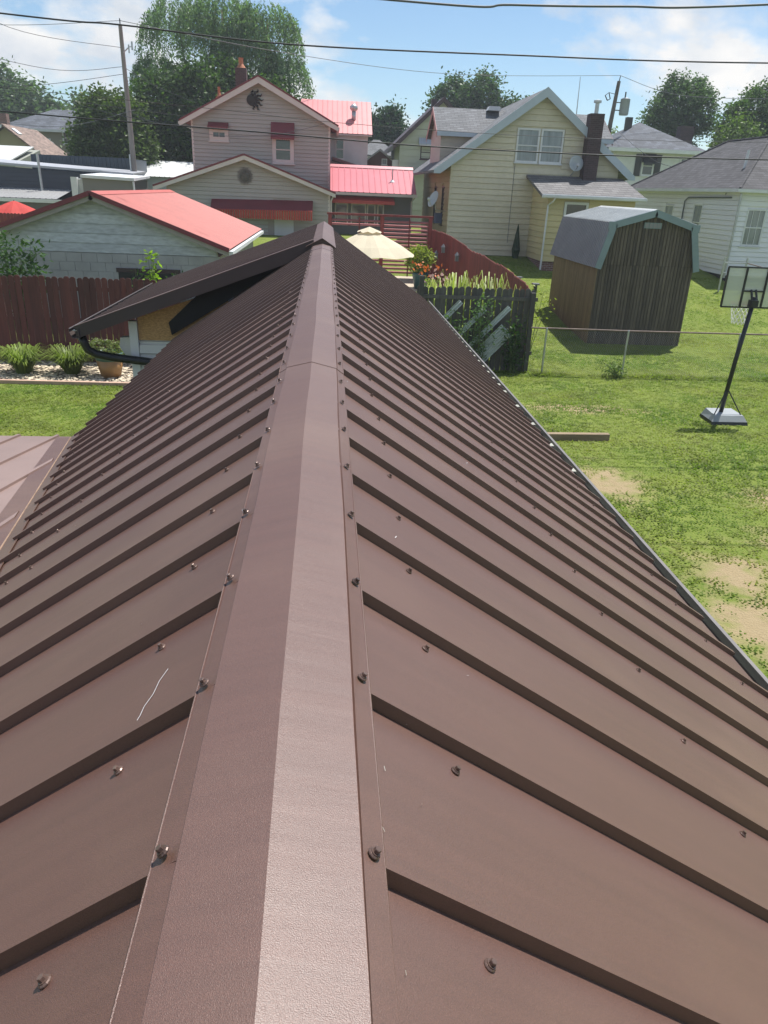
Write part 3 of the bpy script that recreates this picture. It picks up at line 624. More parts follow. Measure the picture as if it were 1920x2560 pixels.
def bframe(b):
    for a, c in (((BB0, BZ0), (BB1, BZ0)), ((BB0, BZ1), (BB1, BZ1)), ((BB0, BZ0), (BB0, BZ1)), ((BB1, BZ0), (BB1, BZ1)), ((8.53, BZ0), (8.53, BZ1)), ((8.98, BZ0), (8.98, BZ1)), ((8.55, 2.72), (8.96, 2.72))):
        dd = .028 if a[0] in (BB0, BB1) or a[1] in (BZ0, BZ1) else .02
        b.bar((a[0], 15.12, a[1]), (c[0], 15.12, c[1]), .03, dd * 1.3, up=(0, 1, 0))
one('board_frame', BLACK, hoop, bframe)
one('target_square', WHITE, hoop, lambda b: [b.bar((8.56, 15.158, 2.76), (8.95, 15.158, 2.76), .006, .045), b.bar((8.56, 15.158, 3.0), (8.95, 15.158, 3.0), .006, .045)])
one('bracket', BLACK, hoop, lambda b: [b.box(8.68, 8.81, 14.93, 15.10, 2.42, 2.56), b.bar((8.70, 15.0, 2.55), (8.70, 15.12, 2.75), .03, .03), b.bar((8.80, 15.0, 2.55), (8.80, 15.12, 2.75), .03, .03)])
def rim(b):
    P_ = [(8.75 + .225 * math.cos(t), 15.42 + .225 * math.sin(t), 2.44) for t in np.linspace(0, 2 * math.pi, 25)]; b.tube(P_, .009, 6, False)
one('rim', mat('rim_orange', (0.45, 0.08, 0.02), 0.5, 0.1, 3), hoop, rim)
def net(b):
    for i in range(12):
        for sg in (1, -1):
            pts = []
            for j in range(7):
                t = j / 6; r_ = .225 - .09 * t; an = 2 * math.pi * (i + sg * j * .5) / 12; pts.append((8.75 + r_ * math.cos(an), 15.42 + r_ * math.sin(an), 2.44 - .42 * t))
            b.tube(pts, .006, 4, False)
tag(one('net', mat('net_white', (0.8, 0.8, 0.78), 0.8, 0.05, 3), hoop, net), kind='stuff')

# timber lying in the grass
TIM = mat('grey_timber', (0.23, 0.17, 0.11), 0.9, 0.25, 3, stretch=(0.6, 4, 4), bump=0.4, bs=20)
tag(one('landscape_timber', TIM, None, lambda b: b.hexa([(3.7, 13.42, 0), (5.58, 13.47, 0), (5.58, 13.61, 0), (3.7, 13.57, 0), (3.7, 13.43, .13), (5.58, 13.48, .13), (5.58, 13.60, .13), (3.7, 13.56, .13)])), 'weathered square timber lying in the grass beside the brown roof eave', 'timber')

# grey dog-ear fence, rails towards us
GREYW = mat('grey_fence_wood', (0.085, 0.08, 0.075), 0.9, 0.2, 3, var2=0.2, vs2=11, stretch=(5, 5, .5), rnd=0.25)
gf = thing('grey_picket_fence', 'weathered grey dog-ear board fence with vines behind the roof corner', 'fence', (4.0, 19.4, 0))
def picket_mesh(wd, ht, th, m, name):
    b = MB(); c = wd * .28; h = wd / 2 * .97
    b.prism([(-h, 0, 0), (h, 0, 0), (h, 0, ht - c), (h - c, 0, ht), (-h + c, 0, ht), (-h, 0, ht - c)], (0, th, 0)); return b.mesh(name, m)
pm = picket_mesh(.14, 2.13, .02, GREYW, 'picket')
x = 2.42
while x < 5.5:
    o = obj('picket', pm, gf, (x, 19.46, random.uniform(-.03, .02))); o.rotation_euler = (0, random.uniform(-.008, .008), 0); x += .152 + random.uniform(-.004, .012)
for z in (.45, 1.83): one('rail', GREYW, gf, lambda b: b.box(2.4, 5.5, 19.41, 19.455, z, z + .09))
for px_ in (2.45, 5.35): one('post', GREYW, gf, lambda b: b.box(px_ - .055, px_ + .055, 19.30, 19.41, -.05, 2.38 if px_ < 3 else 2.05))
for o in [o for o in COL.objects if o.name.startswith('post') and o.parent == gf]: pass
# corrugated clear sheets leaning across the fence
CORW = mat('pale_corrugated', (0.52, 0.56, 0.57), 0.45, 0.15, 4, rnd=.1)
for i, (x0, z0, L_, wd) in enumerate(((2.62, .75, 1.35, .21), (2.98, .3, 1.75, .21), (3.62, .35, 1.75, .21), (4.05, .05, 1.25, .49))):
    d = Vector((0.68, 0, 0.73)).normalized(); u = Vector((-d.z, 0, d.x)); b = MB(); nfl = int(wd / .07)
    t = None
    vs = []; ff = []
    for k in range(nfl * 2 + 1):
        h = .03 if k % 2 else -.03
        for s_ in (0, L_): vs.append(Vector((x0, 19.36 - i * .004, z0)) + d * s_ + u * (k * .035) + Vector((0, h, 0)))
    for k in range(nfl * 2): ff.append((2 * k, 2 * k + 1, 2 * k + 3, 2 * k + 2))
    n_ = len(vs); vs += [v + Y_ * .003 for v in vs]; ff += [tuple(j + n_ for j in f[::-1]) for f in ff]
    b.add(vs, ff); tag(b.build('corrugated_strip', CORW), ['short pale corrugated strip leaning on the grey fence, highest and nearest the roof', 'long pale corrugated strip leaning on the grey fence behind the tall weeds', 'pale corrugated strip leaning on the grey fence right of the tall weeds', 'widest pale corrugated strip leaning low on the grey fence at its right end'][i], 'corrugated sheet', 'corrugated strips against the grey fence')

# plants by the fence
def weed(name, label, base, h, n, spread, c, size, group=None, cat='plant', tr=.4, stems=5):
    t = thing(name, label, cat, base, group); S = []; C = []
    b = MB()
    for i in range(stems):
        tip = Vector((random.uniform(-1, 1) * spread, random.uniform(-1, 1) * spread * .6, h * random.uniform(.7, 1.0))); st = Vector((random.uniform(-.3, .3) * spread, 0, 0)); b.tube([Vector(base) + st, Vector(base) + st.lerp(tip, .5) + Z_ * .05, Vector(base) + tip], [.012, .009, .004], 5)
        k = n // stems; tt = rng.uniform(.12, 1.02, k)[:, None]; C.append(np.array(st)[None] * (1 - tt) + np.array(tip)[None] * tt + rng.normal(size=(k, 3)) * np.array([.09, .07, .05]) * (1 + spread))
    b.build('stem', mat('green_stem', (0.10, 0.13, 0.04), .7, .2, 3), t)
    obj('foliage', leaf_mesh(np.concatenate(C), size, leafmat(name + '_leaf_%03d' % int(c[1] * 1000), c, tr), 'foliage', .4), t, base); return t
weed('tall_weed', 'tall leafy weed growing against the grey fence in the middle', (4.05, 19.15, 0), 2.05, 480, .26, (0.07, 0.115, 0.05), .11, 'weeds at the grey fence')
weed('tall_weed', 'leafy weed at the grey fence nearest the roof eave', (3.35, 19.12, 0), 1.65, 480, .34, (0.07, 0.115, 0.05), .11, 'weeds at the grey fence')
weed('climbing_vine', 'dark green vine climbing the right end of the grey fence', (5.0, 19.22, 0), 1.5, 700, .34, (0.03, 0.065, 0.015), .10, cat='vine')
weed('yellow_vine', 'bright yellow green vine at the top of the grey fence corner', (5.45, 19.75, 0.0), 2.25, 260, .5, (0.20, 0.24, 0.03), .09, cat='vine')
weed('fence_brush', 'low brush and stones round the chain link fence post', (7.75, 19.0, 0), .45, 420, .5, (0.10, 0.14, 0.05), .08, cat='brush')

# ------------------------------------------------------------------ garden behind: patio, umbrella, red fences
REDW = mat('red_stained_wood', (0.20, 0.036, 0.030), 0.75, 0.2, 2, var2=0.15, vs2=9, stretch=(4, 4, .5), rnd=0.18)
PINKW = mat('pinkish_red_slat', (0.40, 0.13, 0.115), 0.7, 0.15, 3, rnd=0.12)  # slats a paler, pinker red than the posts
pt = one('patio', CONC, None, lambda b: b.add([(0.2, 27.0, zg(27) + .012), (4.0, 27.0, zg(27) + .012), (4.0, 31.4, zg(31.4) + .012), (0.2, 31.4, zg(31.4) + .012)], [(0, 1, 2, 3)])); tag(pt, kind='structure')
sf = thing('slat_fence', 'dark red fence of horizontal slats behind the cream umbrella', 'fence', (2.1, 31.1, zg(31)))
for px_ in (.16, 2.2, 4.1): one('post', REDW, sf, lambda b: b.box(px_ - .07, px_ + .07, 30.96, 31.14, zg(31) - .05, 3.36))
one('top_board', REDW, sf, lambda b: b.box(.05, 4.2, 30.97, 31.17, 3.362, 3.44))
for pz_ in (1.2, 3.2): pass
for bay in ((.24, 2.12), (2.28, 4.02)):
    z = zg(31) + .2; i = 0
    while z < 3.28:
        if not (bay[0] < 1 and 2.0 < z < 2.95):
            o = one('slat', PINKW, sf, lambda b: b.hexa([(bay[0], 31.00, z), (bay[1], 31.00, z), (bay[1], 31.12, z + .055), (bay[0], 31.12, z + .055), (bay[0], 30.99, z + .022), (bay[1], 30.99, z + .022), (bay[1], 31.11, z + .077), (bay[0], 31.11, z + .077)]))
        z += .145
    mid = (bay[0] + bay[1]) / 2 + .1; one('batten', REDW, sf, lambda b: b.box(mid, mid + .05, 30.955, 30.985, zg(31) + .1, 3.3))
rf = thing('red_board_fence', 'red board fence with wavy top stepping down beside the yellow house', 'fence', (4.8, 26, zg(26)))
pts = [(4.16, 31.0), (4.67, 29.3), (5.02, 27.3), (5.32, 24.6), (5.42, 22.0), (5.42, 20.0)]
def pathpt(s):
    acc = 0
    for (a, c) in zip(pts[:-1], pts[1:]):
        l = math.dist(a, c)
        if s <= acc + l: t = (s - acc) / l; return (a[0] + (c[0] - a[0]) * t, a[1] + (c[1] - a[1]) * t), math.atan2(c[1] - a[1], c[0] - a[0])
        acc += l
    return None
tot = sum(math.dist(a, c) for a, c in zip(pts[:-1], pts[1:])); s = 0; rpm = {}
while s < tot - .05:
    (x, y), an = pathpt(s); top = np.interp(y, [19.5, 20.5, 22, 24.6, 27.3, 29.3, 31], [2.0, 2.14, 2.28, 2.40, 2.56, 2.86, 2.98]) + .02 * math.sin(s * 2.6); h = round((top - zg(y)) / .04) * .04
    if h not in rpm: rpm[h] = picket_mesh(.142, h, .02, REDW, 'picket')
    o = obj('picket', rpm[h], rf, (x, y, zg(y) - .01)); o.rotation_euler = (0, 0, an); s += .146
def along(o_, name, zoff): one(name, REDW, rf, lambda b: [b.bar((a[0] + .05, a[1], zg(a[1]) + zoff), (c[0] + .05, c[1], zg(c[1]) + zoff), .04, .09) for a, c in zip(pts[:-1], pts[1:])])
along(rf, 'rail', .5); along(rf, 'rail', 1.6)
LAMPM = mat('lantern_tin', (0.22, 0.22, 0.23), 0.4, 0.15, 6, metal=.4)
for i, (x, y, z) in enumerate(((4.44, 29.45, 2.22), (4.25, 29.9, 1.95), (4.74, 28.0, 2.05))):
    t = thing('wall_lantern', ['tin lantern hung highest on the red board fence', 'tin lantern on the red fence nearest the potted bush', 'tin lantern on the red fence furthest from the potted bush'][i], 'lantern', (x, y, z), 'lanterns on the red fence')
    one('body', LAMPM, t, lambda b: b.box(x - .06, x + .06, y - .06, y + .06, z, z + .2)); one('cap', LAMPM, t, lambda b: b.lathe((x, y, z + .2), [(.1, 0), (.03, .09), (.02, .12)], 4))
for i, (x, y) in enumerate(((5.45, 26.9), (5.75, 25.2), (5.9, 23.2), (5.72, 20.6))):
    t = thing('post_light', ['dark garden light post behind the red fence, furthest of four', 'dark garden light post behind the red fence, third from the near end', 'dark garden light post behind the red fence, second from the near end', 'dark garden light post at the near end of the red fence'][i], 'garden light', (x, y, zg(y)), 'garden lights behind the red fence')
    top = (2.25, 2.12, 2.02, 2.12)[i]
    one('stake', BLACK, t, lambda b: b.box(x - .04, x + .04, y - .04, y + .04, zg(y) - .05, top)); one('cap', LAMPM, t, lambda b: b.box(x - .09, x + .09, y - .09, y + .09, top + .001, top + .04))
def parasol(name, label, c, ztop_, rad, drop, m, pole_m, zb, n=8, vent=True, tilt=(0, 0)):
    t = thing(name, label, 'umbrella', (c[0], c[1], zb))
    one('pole', pole_m, t, lambda b: b.tube([(c[0], c[1], zb), (c[0], c[1], ztop_ - .05)], .02, 8))
    one('base', pole_m, t, lambda b: b.lathe((c[0], c[1], zb), [(.26, 0), (.26, .05), (.06, .09), (.04, .3)], 14))
    b = MB(); vs = [Vector((c[0], c[1], ztop_ - .09))]; m_ = n * 4
    for ring, (fr, dz) in enumerate(((.12, .06), (.4, .32), (.72, .64), (1.0, 1.0))):
        for k in range(m_):
            a = 2 * math.pi * k / m_ + .2; q = abs(((k % 4) - 0) / 4.0 - .5) * 2 if False else (1 - abs((k % 4) - 2) / 2.0); rr_ = rad * fr * (1 - .055 * q); zz_ = ztop_ - .09 - drop * dz - .05 * fr * q
            dx, dy = rr_ * math.cos(a), rr_ * math.sin(a); vs.append(Vector((c[0] + dx, c[1] + dy, zz_ + dx * tilt[0] + dy * tilt[1])))
    ff = [(0, 1 + k, 1 + (k + 1) % m_) for k in range(m_)]
    for r_ in range(3):
        for k in range(m_): a0 = 1 + r_ * m_; ff.append((a0 + k, a0 + m_ + k, a0 + m_ + (k + 1) % m_, a0 + (k + 1) % m_))
    b.add(vs, ff); cn = b.build('canopy', m, t)
    if vent:
        b = MB(); vs = [Vector((c[0], c[1], ztop_))]
        for k in range(m_):
            a = 2 * math.pi * k / m_ + .2; q = 1 - abs((k % 4) - 2) / 2.0; rr_ = rad * .27 * (1 - .1 * q); vs.append(Vector((c[0] + rr_ * math.cos(a), c[1] + rr_ * math.sin(a), ztop_ - .19 + .05 * q)))
        b.add(vs, [(0, 1 + k, 1 + (k + 1) % m_) for k in range(m_)]); b.build('vent', m, cn)
    return t
CREAM = mat('cream_canvas', (0.70, 0.62, 0.47), 0.85, 0.06, 2, trans=.3, tc_=(1, 1, 1)); REDC = mat('red_canvas', (0.62, 0.07, 0.06), 0.8, 0.08, 2, trans=.35, tc_=(1.2, 1, 1))
parasol('patio_umbrella', 'cream patio umbrella open over the patio behind the ridge', (1.5, 27.0), 3.15, 1.62, .78, CREAM, BROWNTRIM, zg(27) + .012)
# potted bush
pb = thing('potted_bush', 'yellow green bush in a teal pot by the slat fence', 'potted plant', (3.62, 29.5, zg(29.5) + .015))
one('pot', mat('teal_glaze', (0.03, 0.10, 0.11), .35, .15, 3), pb, lambda b: b.lathe((3.62, 29.5, zg(29.5) + .015), [(.2, 0), (.3, .5), (.33, .58), (.29, .58), (.27, .5)], 16), True)
C = clump_points([(3.6, 29.5, 1.98, .48, .45, .48)], 90, 26, .09); obj('foliage', leaf_mesh(C - np.array(pb.location), .11, leafmat('bush_yellow_leaf', (0.17, 0.20, 0.03)), 'foliage'), pb, pb.location)
# flower bed behind the grey fence
def blades(name, label, base, n, h, spread, m, cat='plant', group=None, wd=.018):
    t = thing(name, label, cat, base, group); V = []; F = []; B0 = np.array(base)
    for i in range(n):
        a = random.uniform(0, 6.283); l = h * random.uniform(.6, 1.1); sp0 = spread * random.uniform(0, .3); s1 = spread * random.uniform(.4, 1.1); ca, sa = math.cos(a), math.sin(a); w_ = wd * random.uniform(.7, 1.3)
        k = len(V)
        for (r_, z_, ww) in ((sp0, 0, 1), (sp0 + s1 * .35, l * .65, 1), (sp0 + s1 * .75, l * .95, .7), (sp0 + s1 * 1.1, l * .8, .1)):
            V.append((ca * r_ - sa * w_ * ww, sa * r_ + ca * w_ * ww, z_)); V.append((ca * r_ + sa * w_ * ww, sa * r_ - ca * w_ * ww, z_))
        for j in range(3): F.append((k + 2 * j, k + 2 * j + 1, k + 2 * j + 3, k + 2 * j + 2))
    obj('leaves', npmesh('leaves', np.array(V), np.array(F), m), t, base); return t
LILY = leafmat('daylily_leaf', (0.12, 0.16, 0.03)); LILY2 = leafmat('iris_leaf_yellow', (0.17, 0.20, 0.05))
for i, (x, y) in enumerate(((3.35, 22.4), (3.75, 21.6), (4.15, 21.2), (4.55, 20.9), (4.95, 20.7))):
    blades('iris_clump', ['first', 'second', 'third', 'fourth', 'fifth'][i] + ' clump of pale strap leaves from the left behind the grey fence', (x, y, zg(y)), 90, (1.9, 2.2, 2.05, 2.3, 2.0)[i], .5, LILY2, group='strap leaf clumps behind the grey fence', wd=.02)
fl = thing('orange_lilies', 'orange and pink lilies blooming behind the grey fence post', 'flowers', (3.05, 22.6, zg(22.6)))
C = clump_points([(3.0, 22.6, 1.2, .45, .4, .75)], 60, 22, .1); obj('foliage', leaf_mesh(C - np.array(fl.location), .1, leafmat('lily_leaf', (0.13, 0.17, 0.045)), 'foliage', .4), fl, fl.location)
FLM = [mat('petal_orange', (0.7, 0.16, 0.03), .6, .2, 5, trans=.3, tc_=(1, 1, 1)), mat('petal_pink', (0.62, 0.38, 0.36), .6, .2, 5, trans=.3, tc_=(1, 1, 1))]
for k, (m, cx, cz, nn) in enumerate(((FLM[0], 2.95, 2.25, 12), (FLM[1], 3.3, 1.95, 18))):
    C = np.array([cx, 22.6, cz]) + rng.normal(size=(nn * 3, 3)) * np.array([.22, .2, .16]); obj('blossoms', leaf_mesh(C - np.array(fl.location), .1, m, 'blossoms', .8), fl, fl.location)

# ------------------------------------------------------------------ left yard: red fence, stone bed, plants
lf = thing('red_picket_fence', 'tall dark red board fence along the back of the left lawn', 'fence', (-6, 19.3, 0))
DRED = mat('dark_red_stain', (0.085, 0.022, 0.018), 0.7, 0.2, 2, var2=.15, vs2=8, stretch=(5, 5, .4), rnd=.3)
lpm = picket_mesh(.142, 2.08, .02, DRED, 'picket')
x = -11.4
while x < -1.2:
    o = obj('picket', lpm, lf, (x, 19.3 + random.uniform(-.004, .004), random.uniform(-.02, .02))); o.rotation_euler = (random.uniform(-.012, .012), random.uniform(-.007, .007), 0); x += .147
for z in (.4, 1.0, 1.75): one('rail', DRED, lf, lambda b: b.box(-11.5, -1.2, 19.325, 19.37, z, z + .09))
bed = one('stone_bed', mat('bed_soil', (0.16, 0.13, 0.10), .95, .3, 6), None, lambda b: b.box(-11, -2.55, 17.12, 19.28, -.05, .02)); tag(bed, kind='structure')
tag(one('bed_edging', mat('edging_pink', (0.45, 0.30, 0.22), .8, .15, 4), None, lambda b: b.bar((-11, 17.05, .03), (-2.6, 16.95, .03), .1, .1)), 'pinkish edging strip along the front of the stone bed', 'edging')
def pebbles():
    base = MB(); base.lathe((0, 0, -.5), [(.3, 0), (.9, .25), (1, .5), (.8, .8), (.3, 1.0)], 6); bv = np.array(base.v); n = 2600
    P = np.stack([rng.uniform(-9.5, -2.6, n), rng.uniform(17.13, 19.1, n), np.full(n, .035)], 1); s_ = rng.uniform(.02, .05, n); an = rng.uniform(0, 6.28, n)
    ca, sa = np.cos(an)[:, None], np.sin(an)[:, None]; q = bv[None] * s_[:, None, None] * np.array([1.3, .9, .7]); X1 = q[..., 0] * ca - q[..., 1] * sa; Y1 = q[..., 0] * sa + q[..., 1] * ca
    V = np.stack([X1 + P[:, :1], Y1 + P[:, 1:2], q[..., 2] + P[:, 2:3]], -1).reshape(-1, 3); tri = []
    for f in base.f:
        for j in range(1, len(f) - 1): tri.append((f[0], f[j], f[j + 1]))
    tri = np.array(tri); F = (tri[None] + (np.arange(n) * len(bv))[:, None, None]).reshape(-1, 3)
    return npmesh('pebbles', V, F, mat('pale_pebble', (0.50, 0.42, 0.31), .8, .1, 3, island=.4))
tag(obj('pebbles', pebbles()), 'pale pebbles covering the bed below the red fence', 'pebbles', kind='stuff')
for i, (x, y) in enumerate(((-7.05, 17.9), (-5.95, 17.95))):
    blades('daylily_clump', ['arching daylily clump in the stone bed at the left photo edge', 'arching daylily clump in the stone bed next to the planter pot'][i], (x, y, .02), 420, .62, .55, LILY, group='daylilies in the stone bed', wd=.014)
pp = thing('planter_pot', 'ochre and teal plant pot with trailing greenery in the stone bed', 'potted plant', (-5.0, 17.75, .03))
one('pot', mat('ochre_glaze', (0.30, 0.16, 0.06), .4, .2, 4), pp, lambda b: b.lathe((-5.0, 17.75, .03), [(.22, 0), (.31, .40)], 18), True)
one('pot_rim', mat('teal_rim', (0.07, 0.14, 0.12), .4, .2, 4), pp, lambda b: b.lathe((-5.0, 17.75, .431), [(.31, 0), (.35, .18), (.31, .18), (.28, .08)], 18), True)
C = clump_points([(-5.05, 17.75, .68, .46, .38, .2)], 60, 24, .05); obj('foliage', leaf_mesh(C - np.array(pp.location), .06, leafmat('planter_leaf', (0.13, 0.15, 0.06)), 'foliage'), pp, pp.location)

# grass tufts over the lawns (nobody could count them)
def grass():
    regs = [(1.9, 15, 1.5, 24, 68000), (-11, -2.0, 5.5, 17, 34000), (5.6, 24, 24, 37, 26000)]; Vs = []; Fs = []; n0 = 0
    dirt = [(4.75, 11.2, 0.75, 1.1), (4.95, 6.75, 0.8, 1.0), (5.3, 8.0, .7, 0.8), (5.2, 4.6, 1.2, 1.6)]
    for (x0, x1, y0, y1, n) in regs:
        x = rng.uniform(x0, x1, n); y = y0 + (y1 - y0) * rng.uniform(0, 1, n) ** .9
        keep = ~((x > sxl - .1) & (x < sxr + .1) & (y > sy0 - .1) & (y < sy1))
        for (a, b_, ra, rb) in dirt: keep &= ((x - a) / ra) ** 2 + ((y - b_) / rb) ** 2 > .95 * rng.uniform(0, 1, n)
        keep &= ~((x > 9.2) & (y > 33)) & ~((x > 5.4) & (y > 35.8))
        x, y = x[keep], y[keep]; n = len(x); z = np.interp(y, _GY, _GZ)
        tall = 1 + .5 * (np.sin(x * 1.7 + 1.3 * np.sin(y * .9)) * np.cos(y * 1.3)); fence = np.exp(-((y - 19.1) / .22) ** 2) * ((x > 5.3) & (x < 15)); h = rng.uniform(.012, .036, n) * tall * (1 + 2.2 * fence); wd = rng.uniform(.010, .024, n)
        an = rng.uniform(0, 6.28, n); tl = rng.uniform(0, .6, n); ca, sa = np.cos(an), np.sin(an)
        for k in range(3):
            a2 = an + k * 2.1; dx, dy = np.cos(a2), np.sin(a2); ox = dx * .02; oy = dy * .02
            b1 = np.stack([x + ox - dy * wd, y + oy + dx * wd, z], 1); b2 = np.stack([x + ox + dy * wd, y + oy - dx * wd, z], 1); tp = np.stack([x + ox + dx * h * (1.0 + 2.2 * tl), y + oy + dy * h * (1.0 + 2.2 * tl), z + h], 1)
            Vs.append(np.stack([b1, b2, tp], 1).reshape(-1, 3)); Fs.append(np.arange(n * 3).reshape(n, 3) + n0); n0 += n * 3
    return npmesh('grass', np.concatenate(Vs), np.concatenate(Fs), mat('grass_blade', (0.128, 0.195, 0.024), .6, .35, .55, c2=(0.235, 0.258, 0.06), var2=.28, vs2=1.7, spec=.25, island=.2, trans=.5))
tag(obj('grass', grass()), 'green lawn grass with thin worn spots around the house', 'grass', kind='stuff')

# ------------------------------------------------------------------ yellow house
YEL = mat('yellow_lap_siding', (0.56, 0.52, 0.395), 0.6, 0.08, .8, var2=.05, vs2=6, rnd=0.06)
YELW = mat('wing_yellow_siding', (0.56, 0.48, 0.26), 0.6, 0.08, .8, rnd=0.06)
RAKE = mat('pale_blue_trim', (0.40, 0.47, 0.54), 0.5, 0.06, 2)
SHG = shingle('grey_shingle', (0.14, 0.145, 0.155), 'x', var=.2); SHGy = shingle('grey_shingle', (0.14, 0.145, 0.155), 'y', var=.2); SHW = shingle('wing_shingle', (0.15, 0.145, 0.145), 'x', var=.16)
BRK = brick_mat('dark_brick', (0.055, 0.032, 0.034), (0.085, 0.07, 0.07))
yh = thing('yellow_house', 'yellow sided gable house with grey dormers, brick chimney and back wing', 'house', (9.3, 40, 1.7))
YF, YB = 36.05, 46.0; yx0, yx1, ypk, yev = 5.55, 13.15, 9.42, 5.30
eL, eR, pkz = (4.72, 5.22), (13.84, 5.28), 8.60
def rz_l(x): return eL[1] + (pkz - eL[1]) * (x - eL[0]) / (ypk - eL[0])
def rz_r(x): return eR[1] + (pkz - eR[1]) * (eR[0] - x) / (eR[0] - ypk)
gab = [(yx0, 1.72), (yx1, 1.72), (yx1, rz_r(yx1) - .14), (ypk, pkz - .16), (yx0, rz_l(yx0) - .14)]
siding(yh, (0, YF, 0), X_, -Y_, gab, 0.235, YEL, holes=[(8.30, 10.50, 5.62, 7.10)])
one('body', YEL, yh, lambda b: b.prism([(yx0 + .01, YF + .13, 1.6), (yx1 - .01, YF + .13, 1.6), (yx1 - .01, YF + .13, rz_r(yx1) - .2), (ypk, YF + .13, pkz - .22), (yx0 + .01, YF + .13, rz_l(yx0) - .2)], (0, YB - YF - .13, 0)))
one('foundation', mat('dark_stone', (0.035, 0.032, 0.03), .9, .3, 3), yh, lambda b: b.box(yx0 + .05, yx1 - .05, YF + .02, YB - .05, 1.2, 1.70))
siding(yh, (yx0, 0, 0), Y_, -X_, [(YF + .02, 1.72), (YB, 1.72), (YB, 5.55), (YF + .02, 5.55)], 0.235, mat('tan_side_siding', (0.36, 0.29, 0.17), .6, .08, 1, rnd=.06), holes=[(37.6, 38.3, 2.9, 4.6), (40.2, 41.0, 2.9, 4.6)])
one('corner_board', YEL, yh, lambda b: b.box(yx0 - .03, yx0 + .07, YF - .035, YF + .05, 1.7, rz_l(yx0) - .15))
for a, c in ((37.62, 38.28), (40.2, 41.0)): window(yh, (yx0, 0, 0), Y_, -X_, a, c, 2.9, 4.6, BROWNTRIM, GLASS)
one('window_cooler', mat('cooler_blue', (0.06, 0.08, 0.16), .5, .1, 3), yh, lambda b: b.box(yx0 - .35, yx0 - .06, 37.65, 38.25, 2.95, 3.4))
y0r = 35.7
one('roof', SHGy, yh, lambda b: (b.prism([(eL[0], y0r, eL[1]), (ypk, y0r, pkz), (ypk, y0r, pkz - .12), (eL[0], y0r, eL[1] - .12)], (0, YB + .3 - y0r, 0)), b.prism([(ypk, y0r, pkz), (eR[0], y0r, eR[1]), (eR[0], y0r, eR[1] - .12), (ypk, y0r, pkz - .12)], (0, YB + .3 - y0r, 0))))
for a, c in ((eL, (ypk, pkz)), (eR, (ypk, pkz))): one('rake_board', RAKE, yh, lambda b: b.prism([(a[0], y0r - .03, a[1] + .02), (c[0], y0r - .03, c[1] + .03), (c[0], y0r - .03, c[1] - .36), (a[0] + (.28 if a[0] < c[0] else -.28), y0r - .03, a[1] - .14), (a[0], y0r - .03, a[1] - .14)], (0, .028, 0)))
for a, c in ((eL, (ypk, pkz)), (eR, (ypk, pkz))): one('soffit', RAKE, yh, lambda b: b.prism([(a[0], y0r, a[1] - .135), (c[0], y0r, c[1] - .135), (c[0], YF, c[1] - .135), (a[0], YF, a[1] - .135)], (0, 0, .012)))
for u0, u1 in ((8.36, 9.38), (9.44, 10.46)): window(yh, (0, YF, 0), X_, -Y_, u0, u1, 5.68, 7.05, WHITE, CURTAIN, fw=.075)
# dormers: cross gables on both slopes
def dormer(face_x, in_x, over, side):
    yc, zr, ye0, ye1, ze = 40.5, 8.10, 38.45, 42.55, 6.90; sg = -1 if side == 'l' else 1
    ex = face_x + sg * over
    d = one('dormer', SHG, yh, lambda b: (b.prism([(ex, ye0, ze), (ex, yc, zr), (ex, yc, zr - .1), (ex, ye0, ze - .1)], (in_x - ex, 0, 0)), b.prism([(ex, yc, zr), (ex, ye1, ze), (ex, ye1, ze - .1), (ex, yc, zr - .1)], (in_x - ex, 0, 0))))
    one('dormer_wall', mat('dormer_pink_siding', (0.50, 0.43, 0.42), .6, .06, 1), d, lambda b: b.prism([(face_x, ye0 + .25, 5.3), (face_x, ye1 - .25, 5.3), (face_x, ye1 - .25, ze + .1), (face_x, yc, zr - .12), (face_x, ye0 + .25, ze + .1)], (in_x - face_x, 0, 0)))
    one('dormer_fascia', RAKE, d, lambda b: b.box(min(ex, in_x), max(ex, in_x), ye0 - .03, ye0 - .002, ze - .16, ze + .03))
    one('dormer_rake', mat('rose_trim', (0.42, 0.22, 0.22), .6, .1, 2), d, lambda b: (b.prism([(ex - .02, ye0, ze), (ex - .02, yc, zr), (ex - .02, yc, zr - .3), (ex - .02, ye0, ze - .25)], (.015, 0, 0)), b.prism([(ex - .02, yc, zr), (ex - .02, ye1, ze), (ex - .02, ye1, ze - .25), (ex - .02, yc, zr - .3)], (.015, 0, 0))))
    z = 5.5
    while z < ze - .15:
        xa = max(face_x, 0) if side == 'l' else face_x
        xe = eL[0] + (z - eL[1]) * (ypk - eL[0]) / (pkz - eL[1]) + .1 if side == 'l' else eR[0] - (z - eR[1]) * (eR[0] - ypk) / (pkz - eR[1])
        xt = eL[0] + (z + .2 - eL[1]) * (ypk - eL[0]) / (pkz - eL[1]) + .1
        if side == 'l' and xe > face_x + .05: one('siding_board', mat('dormer_grey_siding', (0.40, 0.36, 0.31), .6, .06, 1, rnd=.05), d, lambda b: b.hexa([(face_x, ye0 + .225, z), (xe, ye0 + .225, z), (xe, ye0 + .249, z), (face_x, ye0 + .249, z), (face_x, ye0 + .24, z + .2), (xt, ye0 + .24, z + .2), (xt, ye0 + .249, z + .2), (face_x, ye0 + .249, z + .2)]))
        z += .2
    return d
dormer(5.35, 9.3, .22, 'l'); dormer(13.35, 9.6, .22, 'r')
one('roof_vent', WHITE, yh, lambda b: b.prism([(7.7, 39.9, 8.02), (8.35, 39.9, 8.02), (8.28, 39.9, 8.2), (7.78, 39.9, 8.2)], (0, .5, 0)))
ch = one('chimney', BRK, yh, lambda b: b.box(11.38, 11.98, 35.45, 36.02, 4.6, 7.70))
